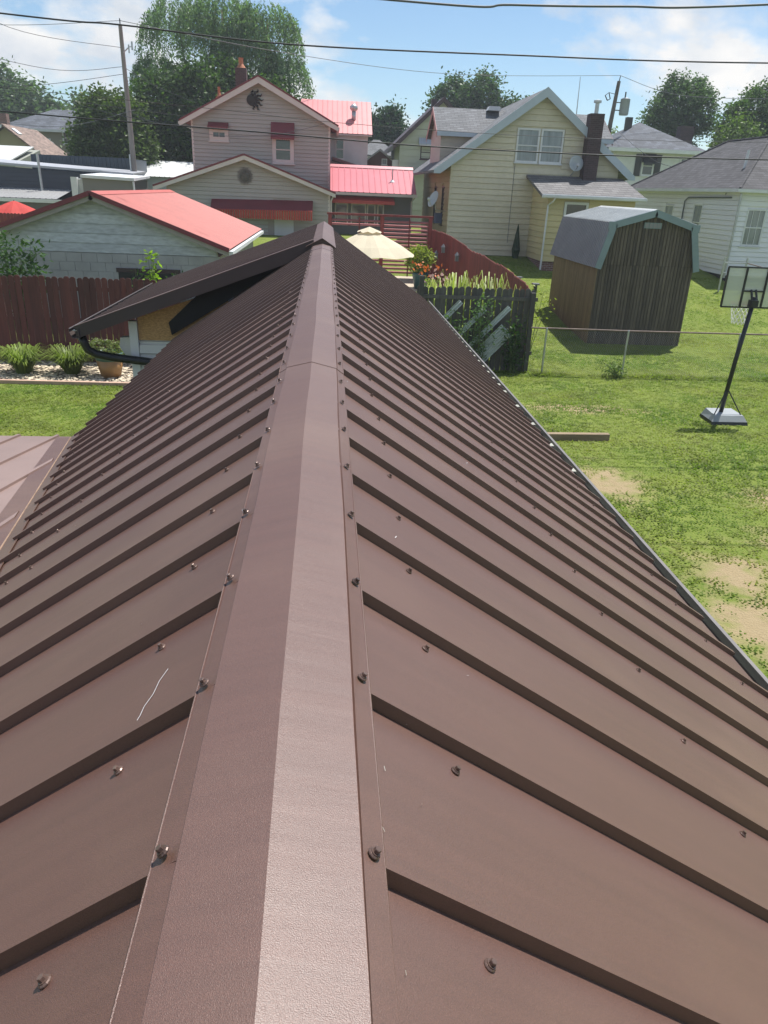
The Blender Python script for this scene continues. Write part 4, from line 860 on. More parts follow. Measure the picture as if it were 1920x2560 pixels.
one('chimney_flue', ALU, ch, lambda b: b.lathe((11.68, 35.75, 7.70), [(.09, 0), (.09, .42), (.17, .43), (.17, .52), (.05, .55)], 10))
one('plumbing_vent', BLACK, yh, lambda b: b.tube([(12.0, 40, 7.2), (12.0, 40, 8.0)], .09, 8))
one('foundation_shrub', leafmat('dark_shrub', (0.02, 0.05, 0.02)), yh, lambda b: b.lathe((8.75, 35.7, 1.62), [(.12, 0), (.2, .4), (.1, 1.0), (.02, 1.5)], 7))
# back wing
wg = dict(y0=33.3, x0=9.36, x1=13.1, zb=1.36)
one('wing_roof', SHW, yh, lambda b: b.prism([(8.95, 32.95, 4.42), (13.4, 32.95, 4.42), (13.4, 36.0, 5.20), (8.95, 36.0, 5.20)], (0, 0, -.12)))
one('wing_fascia', WHITE, yh, lambda b: b.box(8.95, 13.4, 32.90, 32.945, 4.27, 4.43))
one('wing_gutter', WHITE, yh, lambda b: b.box(8.93, 13.42, 32.80, 32.898, 4.30, 4.40))
siding(yh, (0, wg['y0'], 0), X_, -Y_, [(9.36, 1.75), (13.1, 1.75), (13.1, 4.32), (9.36, 4.32)], .235, YELW, holes=[(10.02, 11.1, 1.3, 4.2)], name='wing_wall')
siding(yh, (9.36, 0, 0), Y_, -X_, [(33.3, 1.75), (36.0, 1.75), (36.0, 5.0), (33.3, 4.36)], .235, YELW, name='wing_wall')
one('wing_body', YELW, yh, lambda b: b.box(9.49, 13.0, 33.43, 36.04, 1.5, 4.30))
one('wing_foundation', brick_mat('red_brick', (0.16, 0.07, 0.06)), yh, lambda b: b.box(9.38, 13.08, 33.32, 36.0, 1.15, 1.75))
dr = one('door', WHITE, yh, lambda b: (b.box(10.04, 10.14, 33.22, 33.29, 1.75, 4.16), b.box(10.98, 11.08, 33.22, 33.29, 1.75, 4.16), b.box(10.14, 10.98, 33.22, 33.29, 4.06, 4.16), b.box(10.14, 10.98, 33.25, 33.29, 1.75, 2.4)))
one('pane', GLASS, dr, lambda b: b.box(10.14, 10.98, 33.27, 33.29, 2.4, 4.06))
one('downspout', WHITE, yh, lambda b: b.tube([(9.5, 32.85, 4.3), (9.45, 32.95, 4.15), (9.33, 33.22, 4.0), (9.31, 33.24, 1.4)], .04, 6))
one('cable_run', CABLEG, yh, lambda b: b.tube([(8.38, 36.0, 5.6), (8.38, 36.0, 2.3)], .012, 5))
def dish(name, label, c, n, r, pole):
    t = thing(name, label, 'satellite dish', c); n = Vector(n).normalized(); C0 = Vector(c)
    one('reflector', mat('dish_grey', (0.40, 0.44, 0.47), .5, .08, 3), t, lambda b: b.lathe(C0 - n * .05, [(.02, 0), (r * .5, .025), (r * .85, .075), (r, .11), (r * .97, .115), (r * .5, .05), (.02, .03)], 18, n), True)
    one('arm', ALU, t, lambda b: b.tube([C0 - Z_ * r * .9 + n * .08, C0 + n * r * 1.0 - Z_ * .1], .018, 6)); one('feed', WHITE, t, lambda b: b.lathe(C0 + n * r * .95 - Z_ * .1, [(.05, 0), (.06, .12), (.03, .15)], 8, -n))
    one('mount', ALU, t, lambda b: b.tube([C0 - n * .05, C0 - n * .12 - Z_ * r, Vector(pole)], .025, 6)); return t
dish('satellite_dish', 'grey satellite dish on the yellow gable wall below the window', (11.05, 35.72, 5.72), (.1, -1, .15), .33, (10.95, 36.02, 5.2))
dish('satellite_dish', 'pale satellite dish facing left at the corner of the yellow house', (4.95, 36.8, 4.0), (-.85, -.35, .4), .38, (5.52, 37.0, 3.5))
tag(one('antenna_mast', ALU, None, lambda b: b.tube([(13.6, 45, 2.0), (13.6, 45, 8.0), (13.55, 45, 10.3)], [.035, .035, .015], 6)), 'thin antenna mast standing behind the yellow house', 'antenna')

# ------------------------------------------------------------------ white house on the right
WHS = mat('white_vinyl_siding', (0.72, 0.73, 0.77), 0.5, 0.04, 1, rnd=0.04)
WHR = shingle('dark_shingle', (0.052, 0.050, 0.055), 'y', .16, .35); WHRx = shingle('dark_shingle', (0.052, 0.050, 0.055), 'x', .16, .35)
wh = thing('white_house', 'single storey white sided house with dark hip roof at right', 'house', (20.5, 38, 1.4))
wx0, wy0, wx1, wy1, wz = 17.3, 32.5, 24.4, 44.6, 4.86
one('body', WHS, wh, lambda b: b.box(wx0 + .12, wx1, wy0 + .12, wy1, 1.2, wz + .02))
one('foundation', MATS['dark_stone'], wh, lambda b: b.box(wx0 + .03, wx1 - .03, wy0 + .03, wy1 - .03, .8, 1.5))
siding(wh, (0, wy0, 0), X_, -Y_, [(wx0, 1.5), (wx1, 1.5), (wx1, wz), (wx0, wz)], .2, WHS, holes=[(17.66, 18.52, 2.72, 4.2), (20.6, 21.5, 2.72, 4.2)])
siding(wh, (wx0, 0, 0), Y_, -X_, [(wy0 + .01, 1.5), (wy1, 1.5), (wy1, wz), (wy0 + .01, wz)], .2, WHS, holes=[(35.7, 36.6, 2.7, 4.3), (38.8, 39.8, 3.0, 4.2)])
for a, c in ((17.66, 18.52), (20.6, 21.5)): window(wh, (0, wy0, 0), X_, -Y_, a, c, 2.72, 4.2, WHITE, CURTAIN, bars=(.33, .66))
for a, c, z0, z1 in ((35.7, 36.6, 2.7, 4.3), (38.8, 39.8, 3.0, 4.2)): window(wh, (wx0, 0, 0), Y_, -X_, a, c, z0, z1, WHITE, CURTAIN)
ex0, ey0, ex1, ey1, ez = 17.0, 32.2, 24.7, 44.9, 4.95; ra, rb = Vector((20.7, 37.4, 7.3)), Vector((20.7, 41.4, 7.3))
one('roof', WHR, wh, lambda b: b.prism([(ex0, ey0, ez), ra, rb, (ex0, ey1, ez)], (0, 0, -.1)))
one('roof', WHRx, wh, lambda b: b.prism([(ex0, ey0, ez), (ex1, ey0, ez), ra], (0, 0, -.1)))
one('roof', WHR, wh, lambda b: b.prism([(ex1, ey0, ez), (ex1, ey1, ez), rb, ra], (0, 0, -.1)))
one('hip_cap', WHR, wh, lambda b: b.tube([(ex0, ey0, ez + .0), ra + Z_ * .02, rb + Z_ * .02, Vector((ex0, ey1, ez))], .06, 6))
one('gutter', WHITE, wh, lambda b: (b.box(ex0 - .11, ex0 - .005, ey0 - .1, ey1, ez - .14, ez - .01), b.box(ex0 - .005, ex1, ey0 - .11, ey0 - .005, ez - .14, ez - .01)))
one('soffit', WHITE, wh, lambda b: (b.box(ex0, wx0 - .001, ey0 + .31, ey1, ez - .16, ez - .13), b.box(ex0, ex1, ey0, wy0 - .001, ez - .16, ez - .13)))
one('downspout', ALU, wh, lambda b: b.tube([(17.22, 32.42, 4.8), (17.22, 32.42, 1.4)], .045, 6))
one('vent_pipe', WHITE, wh, lambda b: b.tube([(18.4, 34.9, 5.6), (18.45, 34.9, 6.55)], .06, 8))
one('meter_conduit', CABLEG, wh, lambda b: b.tube([(17.22, 37.6, 1.8), (17.22, 37.6, 4.4), (17.22, 37.3, 4.55), (17.22, 33.2, 4.6)], .03, 6))
one('chimney', ORNAMENT, wh, lambda b: b.tube([(20.75, 37.5, 7.2), (20.75, 37.5, 7.75)], .1, 8))
for i, yy in enumerate((34.4, 33.0)): pass
dg = thing('gate_frame', 'grey pipe gate frame standing by the corner of the white house', 'gate', (16.9, 30.6, zg(30.6)))
for xx in (16.15, 17.1): one('post', ALU, dg, lambda b: b.tube([(xx, 30.6, zg(30.6) - .1), (xx, 30.6, zg(30.6) + 1.35)], .04, 8))
one('bar', ALU, dg, lambda b: b.tube([(16.15, 30.6, zg(30.6) + 1.15), (17.1, 30.6, zg(30.6) + 1.15)], .025, 6)); one('bar', ALU, dg, lambda b: b.tube([(16.15, 30.6, zg(30.6) + .75), (17.1, 30.6, zg(30.6) + .75)], .02, 6))
one('top_rail', RUSTY, dg, lambda b: b.tube([(17.1, 30.6, zg(30.6) + 1.15), (18.8, 27.2, zg(27.2) + 1.1), (20, 24.5, zg(24.5) + 1.1)], .022, 6))

# ------------------------------------------------------------------ tan two storey house, garage and porch
TAN = mat('tan_lap_siding', (0.37, 0.352, 0.332), 0.6, 0.05, 1, rnd=0.05)
GTAN = mat('garage_green_tan_siding', (0.40, 0.365, 0.335), 0.6, 0.05, 1, rnd=0.05)
PTRIM = mat('pinkish_white_trim', (0.60, 0.54, 0.52), 0.55, 0.05, 2)
RROOF = mat('red_roof_steel', (0.44, 0.10, 0.08), 0.5, 0.08, 1.2, var2=.06, vs2=9, spec=.5)
RROOF2 = mat('rose_roof_steel', (0.50, 0.125, 0.15), 0.38, 0.08, 1.2)
AWN = mat('maroon_awning', (0.16, 0.022, 0.032), 0.5, 0.1, 2); AWNR = mat('red_awning', (0.42, 0.05, 0.04), 0.5, 0.1, 2)
RP = [(0.0, 0.0), (.10, 0.0), (.115, .02), (.145, .02), (.16, 0.0)]
th_ = thing('tan_house', 'tan sided two storey gable house with red roof edge and sun ornament', 'house', (-3.5, 47, 2.1))
ty0, ty1 = 44.0, 54.0; txl, txr = -7.0, .13; tp = (-3.5, 9.36); tel, ter = (-7.58, 7.18), (.6, 7.26)
siding(th_, (0, ty0, 0), X_, -Y_, [(txl, 2.0), (txr, 2.0), (txr, 7.42), (tp[0], tp[1] - .12), (txl, 7.40)], .185, TAN, holes=[(-6.15, -5.12, 6.3, 6.95), (-2.9, -1.72, 5.35, 6.75)], zstart=3.9)
one('body', TAN, th_, lambda b: b.prism([(txl + .01, ty0 + .13, 2.0), (txr - .01, ty0 + .13, 2.0), (txr - .01, ty0 + .13, 7.36), (tp[0], ty0 + .13, tp[1] - .2), (txl + .01, ty0 + .13, 7.34)], (0, ty1 - ty0 - .13, 0)))
for xx in (txl, txr): one('corner_board', PTRIM, th_, lambda b: b.box(xx - .05, xx + .05, ty0 - .04, ty0 + .08, 2.0, 7.35))
for e in (tel, ter):
    O = Vector((tp[0], 43.6, tp[1])); V_ = Vector((e[0] - tp[0], 0, e[1] - tp[1])); L_ = V_.length; V_.normalize(); N_ = Vector((-V_.z, 0, V_.x)); N_ = N_ if N_.z > 0 else -N_
    metal_roof(th_, O, Y_, V_, N_, ty1 + .3 - 43.6, L_, .3, RP, RROOF, 4)
    one('rake_board', PTRIM, th_, lambda b: b.prism([O - Y_ * .03 - N_ * .02, O + V_ * L_ - Y_ * .03 - N_ * .02, O + V_ * L_ - Y_ * .03 - Z_ * .24, O + V_ * (L_ - .5) - Y_ * .03 - Z_ * .28, O - Y_ * .03 - Z_ * .32], (0, .028, 0)))
    one('rake_trim', AWN, th_, lambda b: b.prism([O - Y_ * .045 + N_ * .05, O + V_ * L_ - Y_ * .045 + N_ * .05, O + V_ * L_ - Y_ * .045 - N_ * .03, O - Y_ * .045 - N_ * .03], (0, .014, 0)))
    one('soffit', PTRIM, th_, lambda b: b.prism([O - N_ * .1, O + V_ * L_ - N_ * .1, O + V_ * L_ - N_ * .1 + Y_ * .4, O - N_ * .1 + Y_ * .4], N_ * .02))
    one('gutter', PTRIM, th_, lambda b: b.box(e[0] - .06, e[0] + .06, 43.6, ty1, e[1] - .16, e[1] - .04))
window(th_, (0, ty0, 0), X_, -Y_, -6.13, -5.14, 6.32, 6.93, PTRIM, GLASS, fw=.2, bars=(.5,), hb=False)
window(th_, (0, ty0, 0), X_, -Y_, -2.88, -1.74, 5.38, 6.72, PTRIM, GLASS, fw=.2)
def awning(parent, u0, u1, zt, zb, y, outd, m, val=.12):
    n = max(4, int((u1 - u0) / .11)); o = MB()
    P0 = [(u0, y, zt), (u1, y, zt), (u1, y - outd, zb + val), (u0, y - outd, zb + val)]
    o.prism(P0, (0, 0, -.02)); o.prism([(u0, y, zt - .02), (u0, y - outd, zb + val - .02), (u0, y, zb + val)], (.02, 0, 0)); o.prism([(u1, y, zt - .02), (u1, y - outd, zb + val - .02), (u1, y, zb + val)], (-.02, 0, 0))
    a = o.build('awning', m, parent); b = MB()
    for k in range(n):
        c0 = u0 + (u1 - u0) * k / n; c1 = u0 + (u1 - u0) * (k + 1) / n; mid = (c0 + c1) / 2; b.prism([(c0, y - outd, zb + val), (c1, y - outd, zb + val), (c1, y - outd, zb + .03), (mid, y - outd, zb), (c0, y - outd, zb + .03)], (0, -.012, 0))
    b.build('valance', m, a); return a
awning(th_, -6.16, -5.12, 7.2, 6.86, 43.95, .35, AWN); awning(th_, -2.92, -1.70, 7.34, 6.50, 43.95, .5, AWN)
# iron sun face half with flame rays
def sunface(b):
    c = Vector((-3.88, 43.95, 8.30)); r = .27
    b.lathe(c, [(.05, 0), (r, .0), (r * .95, .05), (.1, .09)], 18, -Y_)
    for k, an in enumerate((80, 52, 25, 0, -25, -52, -80)):
        a = math.radians(an); d = Vector((math.cos(a), 0, math.sin(a))); t_ = Vector((-d.z, 0, d.x)); L_ = .34 if abs(an) < 60 else .2
        pl = [c + d * (r * .8), c + d * (r + L_ * .35) + t_ * .06, c + d * (r + L_ * .7) - t_ * .02, c + d * (r + L_) + t_ * .05]; b.tube([p - Y_ * .03 for p in pl], [.075, .06, .04, .01], 6)
tag(one('sun_ornament', ORNAMENT, None, sunface), 'dark iron sun face with flame rays on the tan gable', 'ornament')
for (cx, cz0, cz1, wd, cyy) in ((-4.68, 9.0, 10.05, .30, 47), (-5.92, 8.1, 8.62, .17, 47)):
    c_ = one('chimney', BRK if wd > .25 else mat('terracotta', (0.36, 0.14, 0.07), .8, .2, 4), th_, lambda b: b.box(cx - wd, cx + wd, cyy - wd, cyy + wd, cz0, cz1))
    one('chimney_pot', mat('terracotta', (0.36, 0.14, 0.07), .8, .2, 4), c_, lambda b: b.lathe((cx, cyy, cz1), [(wd * .9, 0), (wd * .5, .18), (wd * .42, .2), (wd * .42, .46), (wd * .5, .5)], 10))
ga = thing('tan_garage', 'low tan gable garage with sunburst plaque and long red awning', 'garage', (-3.9, 42, 2))
gy0, gy1 = 40.0, 43.9; gpk = (-3.93, 5.60); gel, ger = (-8.32, 4.06), (.46, 4.06)
siding(ga, (0, gy0, 0), X_, -Y_, [(-7.75, 1.9), (.14, 1.9), (.14, 4.14), (gpk[0], 5.46), (-7.75, 4.14)], .185, GTAN, holes=[(-2.6, -1.6, 1.9, 3.6)])
one('body', GTAN, ga, lambda b: b.prism([(-7.73, gy0 + .13, 1.9), (.12, gy0 + .13, 1.9), (.12, gy0 + .13, 4.1), (gpk[0], gy0 + .13, 5.4), (-7.73, gy0 + .13, 4.1)], (0, gy1 - gy0 - .2, 0)))
for e in (gel, ger):
    O = Vector((gpk[0], 39.6, gpk[1])); V_ = Vector((e[0] - gpk[0], 0, e[1] - gpk[1])); L_ = V_.length; V_.normalize(); N_ = Vector((-V_.z, 0, V_.x)); N_ = N_ if N_.z > 0 else -N_
    metal_roof(ga, O, Y_, V_, N_, gy1 - 39.6, L_, .3, RP, RROOF, 4)
    one('rake_board', PTRIM, ga, lambda b: b.prism([O - Y_ * .03 - N_ * .02, O + V_ * L_ - Y_ * .03 - N_ * .02, O + V_ * L_ - Y_ * .03 - Z_ * .2, O - Y_ * .03 - Z_ * .22], (0, .028, 0)))
    one('rake_trim', AWN, ga, lambda b: b.prism([O - Y_ * .045 + N_ * .05, O + V_ * L_ - Y_ * .045 + N_ * .05, O + V_ * L_ - Y_ * .045 - N_ * .03, O - Y_ * .045 - N_ * .03], (0, .014, 0)))
one('corner_board', PTRIM, ga, lambda b: b.box(.09, .19, gy0 - .04, gy0 + .08, 1.9, 4.1))
one('downspout', PTRIM, ga, lambda b: b.tube([(.42, 39.9, 4.0), (.3, 39.95, 3.85), (.24, 39.95, 3.7), (.24, 39.95, 2.0)], .04, 6))
awn = one('awning', AWN, ga, lambda b: b.prism([(-5.6, 39.97, 3.60), (-.66, 39.97, 3.68), (-.66, 39.2, 3.22), (-5.6, 39.2, 3.14)], (0, 0, -.02)))
for k in range(42):
    u = -5.6 + k * .1176; o = one('awning_rib', AWNR, awn, lambda b: b.hexa([(u + .01, 39.19, 2.78), (u + .105, 39.19, 2.78), (u + .09, 39.17, 2.78), (u + .02, 39.17, 2.78), (u + .01, 39.215, 3.16 + k * .002), (u + .105, 39.215, 3.16 + k * .002), (u + .09, 39.16, 3.14 + k * .002), (u + .02, 39.16, 3.14 + k * .002)]))
one('door', WHITE, ga, lambda b: b.box(-2.58, -1.62, gy0 - .05, gy0 - .005, 1.95, 3.5))
one('garage_door', mat('pale_door', (0.48, 0.49, 0.47), .6, .05, 2), ga, lambda b: b.box(-5.2, -2.9, gy0 - .04, gy0 - .024, 1.95, 3.45))
def burst(b):
    c = Vector((-3.95, 39.93, 4.66)); b.lathe(c, [(.02, .05), (.15, .04), (.2, 0)], 14, -Y_)
    for k in range(26):
        a = 2 * math.pi * k / 26; d = Vector((math.cos(a), 0, math.sin(a))); t_ = Vector((-d.z, 0, d.x)) * .022; L_ = .36 + .04 * (k % 2); b.prism([c + d * .15 - t_, c + d * .15 + t_, c + d * L_ + t_ * .6, c + d * L_ - t_ * .6], (0, -.02, 0))
tag(one('sunburst_plaque', RUST, None, burst), 'round bronze sunburst plaque on the garage gable', 'ornament')
po = thing('porch_addition', 'low grey addition with rose red steel roof beside the tan house', 'house', (2.5, 43.5, 2.05))
O = Vector((.2, 44.6, 5.42)); V_ = Vector((0, 41.95 - 44.6, 4.15 - 5.42)); L_ = V_.length; V_.normalize(); N_ = Vector((0, V_.z, -V_.y)); N_ = N_ if N_.z > 0 else -N_
metal_roof(po, O, X_, V_, N_, 4.5, L_, .32, RP, RROOF2, 3)
V2 = Vector((0, -V_.y, V_.z)); N2 = Vector((0, -N_.y, N_.z)); metal_roof(po, O, X_, V2, N2, 4.5, L_, .32, RP, RROOF2, 3)
one('ridge_cap', RROOF2, po, lambda b: b.prism([(.18, 44.4, 5.36), (.18, 44.6, 5.50), (.18, 44.8, 5.36), (.18, 44.6, 5.46)], (4.54, 0, 0)))
one('gutter', PTRIM, po, lambda b: b.box(.2, 4.74, 41.82, 41.93, 4.0, 4.12))
GREYS = mat('grey_stucco', (0.16, 0.15, 0.15), .8, .08, 1)
one('wall', GREYS, po, lambda b: b.box(.2, 4.55, 42.4, 46.6, 2.0, 4.2))
one('downspout', PTRIM, po, lambda b: b.tube([(4.62, 41.9, 4.0), (4.5, 42.33, 3.8), (4.5, 42.33, 2.1)], .035, 6))
aw = one('awning', AWNR, po, lambda b: (b.prism([(.25, 42.38, 3.95), (3.55, 42.38, 3.95), (3.55, 41.7, 3.72), (.25, 41.7, 3.72)], (0, 0, -.03)), b.box(.25, 3.55, 41.66, 41.72, 3.60, 3.75)))
for k, (a, c) in enumerate(((.45, 1.15), (1.3, 2.1), (2.15, 2.6), (2.7, 3.05))): window(po, (0, 42.4, 0), X_, -Y_, a, c, 2.5, 3.6, PTRIM, GLASS, fw=.06, sill=False)
one('vent_pipe', ALU, po, lambda b: b.tube([(3.5, 43.2, 4.6), (3.5, 43.2, 5.35)], .03, 6)); one('vent_boot', WHITE, po, lambda b: b.lathe((3.5, 43.2, 4.7), [(.16, 0), (.05, .12)], 8))
# rear wing with pale red steel roof
rw = thing('rose_roof_wing', 'white walled wing with pale red steel roof behind the tan house', 'house', (.8, 52, 2.1))
O = Vector((-1.6, 52.2, 9.25)); V_ = Vector((0, 49.4 - 52.2, 7.3 - 9.25)); L_ = V_.length; V_.normalize(); N_ = Vector((0, V_.z, -V_.y)); N_ = N_ if N_.z > 0 else -N_
PALER = mat('pale_red_roof_steel', (0.56, 0.19, 0.19), .4, .08, 1.2)
metal_roof(rw, O, X_, V_, N_, 4.3, L_, .3, RP, PALER, 3)
one('roof_back', PALER, rw, lambda b: b.prism([(-1.6, 52.21, 9.24), (2.3, 52.21, 9.24), (2.7, 54.9, 7.4), (-1.6, 54.9, 7.4)], (0, 0, -.1)))
one('wall', mat('whitewashed_wall', (0.52, 0.50, 0.50), .8, .12, 1.5), rw, lambda b: b.box(-1.5, 2.45, 49.75, 54.5, 2.0, 7.4))
one('soffit', PTRIM, rw, lambda b: b.box(-1.5, 2.68, 49.42, 49.74, 7.2, 7.26))
window(rw, (0, 49.75, 0), X_, -Y_, .5, 1.05, 5.9, 7.0, PTRIM, GLASS, fw=.07)
one('turbine_vent', ALU, rw, lambda b: (b.tube([(1.6, 50.6, 8.1), (1.6, 50.6, 8.55)], .13, 10), b.lathe((1.6, 50.6, 8.55), [(.1, 0), (.24, .15), (.24, .28), (.08, .42)], 12)), True)

# ------------------------------------------------------------------ old block barn with red roof, left
ob = thing('block_barn', 'old white board and block barn with red steel roof behind the fence', 'barn', (-6.6, 29, .3))
BW = mat('peeling_blue_white_board', (0.45, 0.48, 0.52), 0.8, 0.10, 1.2, var2=.22, vs2=7, stretch=(.6, 1, 2.2), rnd=.12); BL = mat('grey_block', (0.34, 0.34, 0.36), .9, .15, 2)
by0, by1 = 24.0, 35.4; bp = (-6.74, 3.93); bel, ber = (-10.62, 2.50), (-2.85, 2.50)
one('block_wall', BL, ob, lambda b: b.box(-10.2, -3.2, by0 + .05, by1 - .3, .1, 2.25))
for r_ in range(8):
    z = .15 + r_ * .262
    for k in range(16):
        x0 = -10.2 + k * .45 + (.22 if r_ % 2 else 0)
        if x0 + .43 < -3.2: one('block', BL, ob, lambda b: b.box(x0, x0 + .435, by0 + .035, by0 + .049, z, z + .25))
siding(ob, (0, by0 + .05, 0), X_, -Y_, [(-10.2, 2.26), (-3.25, 2.26), (-3.3, 2.50), (bp[0], 3.76), (-10.2, 2.50)], .27, BW, name='gable_wall', board='gable_board', proud=.028)
for e in (bel, ber):
    O = Vector((bp[0], by0 - .35, bp[1])); V_ = Vector((e[0] - bp[0], 0, e[1] - bp[1])); L_ = V_.length; V_.normalize(); N_ = Vector((-V_.z, 0, V_.x)); N_ = N_ if N_.z > 0 else -N_
    BP = [(0, 0), (.12, 0), (.138, .017), (.165, .017), (.185, 0)]
    metal_roof(ob, O, Y_, V_, N_, by1 - by0 + .5, L_, .229, BP, RROOF, 4)
    one('rake_trim', AWN, ob, lambda b: b.prism([O - Y_ * .045 + N_ * .045, O + V_ * L_ - Y_ * .045 + N_ * .045, O + V_ * L_ - Y_ * .045 - N_ * .08, O - Y_ * .045 - N_ * .08], (0, .03, 0)))
    one('rake_board', mat('grey_rake_board', (0.30, 0.28, 0.26), .85, .15, 3), ob, lambda b: b.prism([O + Y_ * .02 - N_ * .085, O + V_ * L_ + Y_ * .02 - N_ * .085, O + V_ * L_ + Y_ * .02 - N_ * .2, O + Y_ * .02 - N_ * .2], (0, .03, 0)))
    one('soffit', mat('grey_rake_board', (0.30, 0.28, 0.26)), ob, lambda b: b.prism([O + Y_ * .05 - N_ * .06, O + V_ * L_ + Y_ * .05 - N_ * .06, O + V_ * L_ + Y_ * .39 - N_ * .06, O + Y_ * .39 - N_ * .06], N_ * .02))
one('ridge_cap', RROOF, ob, lambda b: b.prism([(bp[0] - .22, by0 - .37, bp[1] - .055), (bp[0], by0 - .37, bp[1] + .035), (bp[0] + .22, by0 - .37, bp[1] - .055), (bp[0], by0 - .37, bp[1] + .02)], (0, by1 - by0 + .5, 0)))
one('gutter', WHITE, ob, lambda b: b.box(ber[0] - .02, ber[0] + .1, by0 - .3, by1, ber[1] - .16, ber[1] - .05))
one('lintel', mat('dark_lintel', (0.05, 0.03, 0.03), .8, .2, 3), ob, lambda b: b.box(-6.3, -4.4, by0 + .0, by0 + .034, 1.72, 1.84))
one('opening', BLACK, ob, lambda b: b.box(-6.25, -4.45, by0 + .02, by0 + .034, .4, 1.715))
weed('tree_sapling', 'slender bright green sapling before the block barn wall', (-4.75, 21.6, 0), 3.35, 260, .12, (0.16, 0.24, 0.02), .17, cat='sapling', tr=.5, stems=3)
weed('dark_shrub', 'dark leafy shrub above the red fence at the left photo edge', (-8.1, 21.4, 0), 3.0, 1500, .75, (0.035, 0.075, 0.02), .17, cat='shrub', stems=9)
weed('barn_creeper', 'dark creeper sprig against the barn wall right of the sapling', (-4.0, 22.4, 0), 2.35, 260, .3, (0.03, 0.06, 0.02), .14, cat='creeper', stems=4)
weed('barn_creeper', 'small dark creeper against the barn wall left of the sapling', (-5.3, 22.4, 0), 2.2, 160, .16, (0.03, 0.06, 0.02), .14, cat='creeper', stems=3)

# ------------------------------------------------------------------ left background sheds and houses
parasol('red_umbrella', 'red garden umbrella beyond the block barn at the left edge', (-14.3, 38.0), 3.28, 1.15, .5, REDC, BROWNTRIM, zg(38), vent=False)
rd = thing('low_red_fence', 'dark red board fence below the red umbrella', 'fence', (-13, 37, zg(37)))
fm_ = picket_mesh(.142, 1.0, .02, REDW, 'picket')
for k in range(34): obj('picket', fm_, rd, (-15.6 + k * .15, 36.6, 1.72))
NAVY = mat('navy_siding', (0.030, 0.036, 0.055), .5, .1, 1, rnd=.06); NAVR = mat('navy_ribbed_steel', (0.045, 0.065, 0.095), .45, .08, 1); LGR = mat('light_grey_roof', (0.36, 0.37, 0.40), .5, .06, 1); LG2 = mat('grey_lean_roof', (0.28, 0.28, 0.28), .5, .08, 1)
nb = thing('navy_building', 'long low navy sided building with pale mono pitch roof edge', 'building', (-16, 46, 2.1))
siding(nb, (0, 46, 0), X_, -Y_, [(-24, 2.0), (-10.7, 2.0), (-10.7, 4.40), (-24, 4.95)], .2, NAVY, zstart=3.2)
one('roof', LGR, nb, lambda b: b.prism([(-24, 45.8, 5.12), (-10.65, 45.8, 4.60), (-10.65, 45.8, 4.50), (-24, 45.8, 4.98)], (0, 3.2, 0.16)))
one('body', NAVY, nb, lambda b: b.prism([(-24, 46.13, 2.0), (-10.75, 46.13, 2.0), (-10.75, 46.13, 4.40), (-24, 46.13, 4.9)], (0, 2.6, 0)))
lr = Vector((-24, 45.95, 3.62)); V_ = Vector((0, -2.9, -.42)).normalized(); N_ = Vector((0, V_.z, -V_.y)); N_ = N_ if N_.z > 0 else -N_
metal_roof(nb, lr, X_, V_, N_, 10.0, 2.93, .3, RP, LG2, 4, name='lean_roof_panel')
one('lean_eave', WHITE, nb, lambda b: b.box(-24, -13.4, 42.95, 43.03, 3.0, 3.17))
one('lean_wall', GREYS, nb, lambda b: b.box(-24, -13.6, 43.3, 45.9, 1.9, 3.05))
tag(one('vent_stack', ALU, None, lambda b: b.tube([(-15.5, 45.4, 3.5), (-15.52, 45.4, 5.35), (-15.52, 45.4, 5.42)], [.07, .07, .09], 8)), 'tall thin metal vent stack on the grey lean roof', 'vent pipe')
nr = thing('navy_shed', 'navy ribbed steel shed behind the long navy building', 'shed', (-14.5, 51, 2.1))
one('body', NAVR, nr, lambda b: b.box(-17.5, -11.65, 50.05, 54, 2.0, 5.42))
metal_roof(nr, (-17.5, 50.04, 5.44), X_, -Z_, -Y_, 5.85, 3.4, .23, [(0, 0), (.15, 0), (.165, .03), (.195, .03), (.21, 0)], NAVR, 4, name='wall_panel')
ss = thing('grey_outbuilding', 'small grey outbuilding with white eave before the utility pole', 'shed', (-11.2, 42.5, 2))
one('wall', mat('grey_green_wall', (0.20, 0.19, 0.18), .7, .08, 1), ss, lambda b: b.box(-12.3, -9.85, 42.0, 45.6, 1.9, 4.28)); one('eave_board', WHITE, ss, lambda b: b.hexa([(-12.35, 41.85, 4.28), (-9.7, 41.85, 4.22), (-9.7, 45.6, 4.4), (-12.35, 45.6, 4.45), (-12.35, 41.85, 4.42), (-9.7, 41.85, 4.36), (-9.7, 45.6, 4.5), (-12.35, 45.6, 4.55)]))
one('corner_board', WHITE, ss, lambda b: b.box(-12.85, -12.55, 41.9, 42.2, 1.9, 4.3)); siding(ss, (0, 42.1, 0), X_, -Y_, [(-12.55, 2.5), (-12.3, 2.5), (-12.3, 4.25), (-12.55, 4.25)], .14, WSID, zstart=3.2)
one('downspout', WHITE, ss, lambda b: b.tube([(-9.76, 41.9, 4.2), (-9.7, 41.95, 2.0)], .05, 6))
wr = thing('white_roof_shed', 'shed with white steel roof beside the tan house', 'shed', (-10.5, 55, 2.1))
WST = mat('white_steel', (0.62, 0.63, 0.62), .4, .04, 1)
O = Vector((-13.2, 56.6, 5.52)); V_ = Vector((0, -3.6, -1.0)).normalized(); N_ = Vector((0, V_.z, -V_.y)); N_ = N_ if N_.z > 0 else -N_
metal_roof(wr, O, X_, V_, N_, 5.2, 3.74, .3, RP, WST, 4); one('wall', WHITE, wr, lambda b: b.box(-13, -8.2, 53.3, 56.4, 2.0, 4.5))
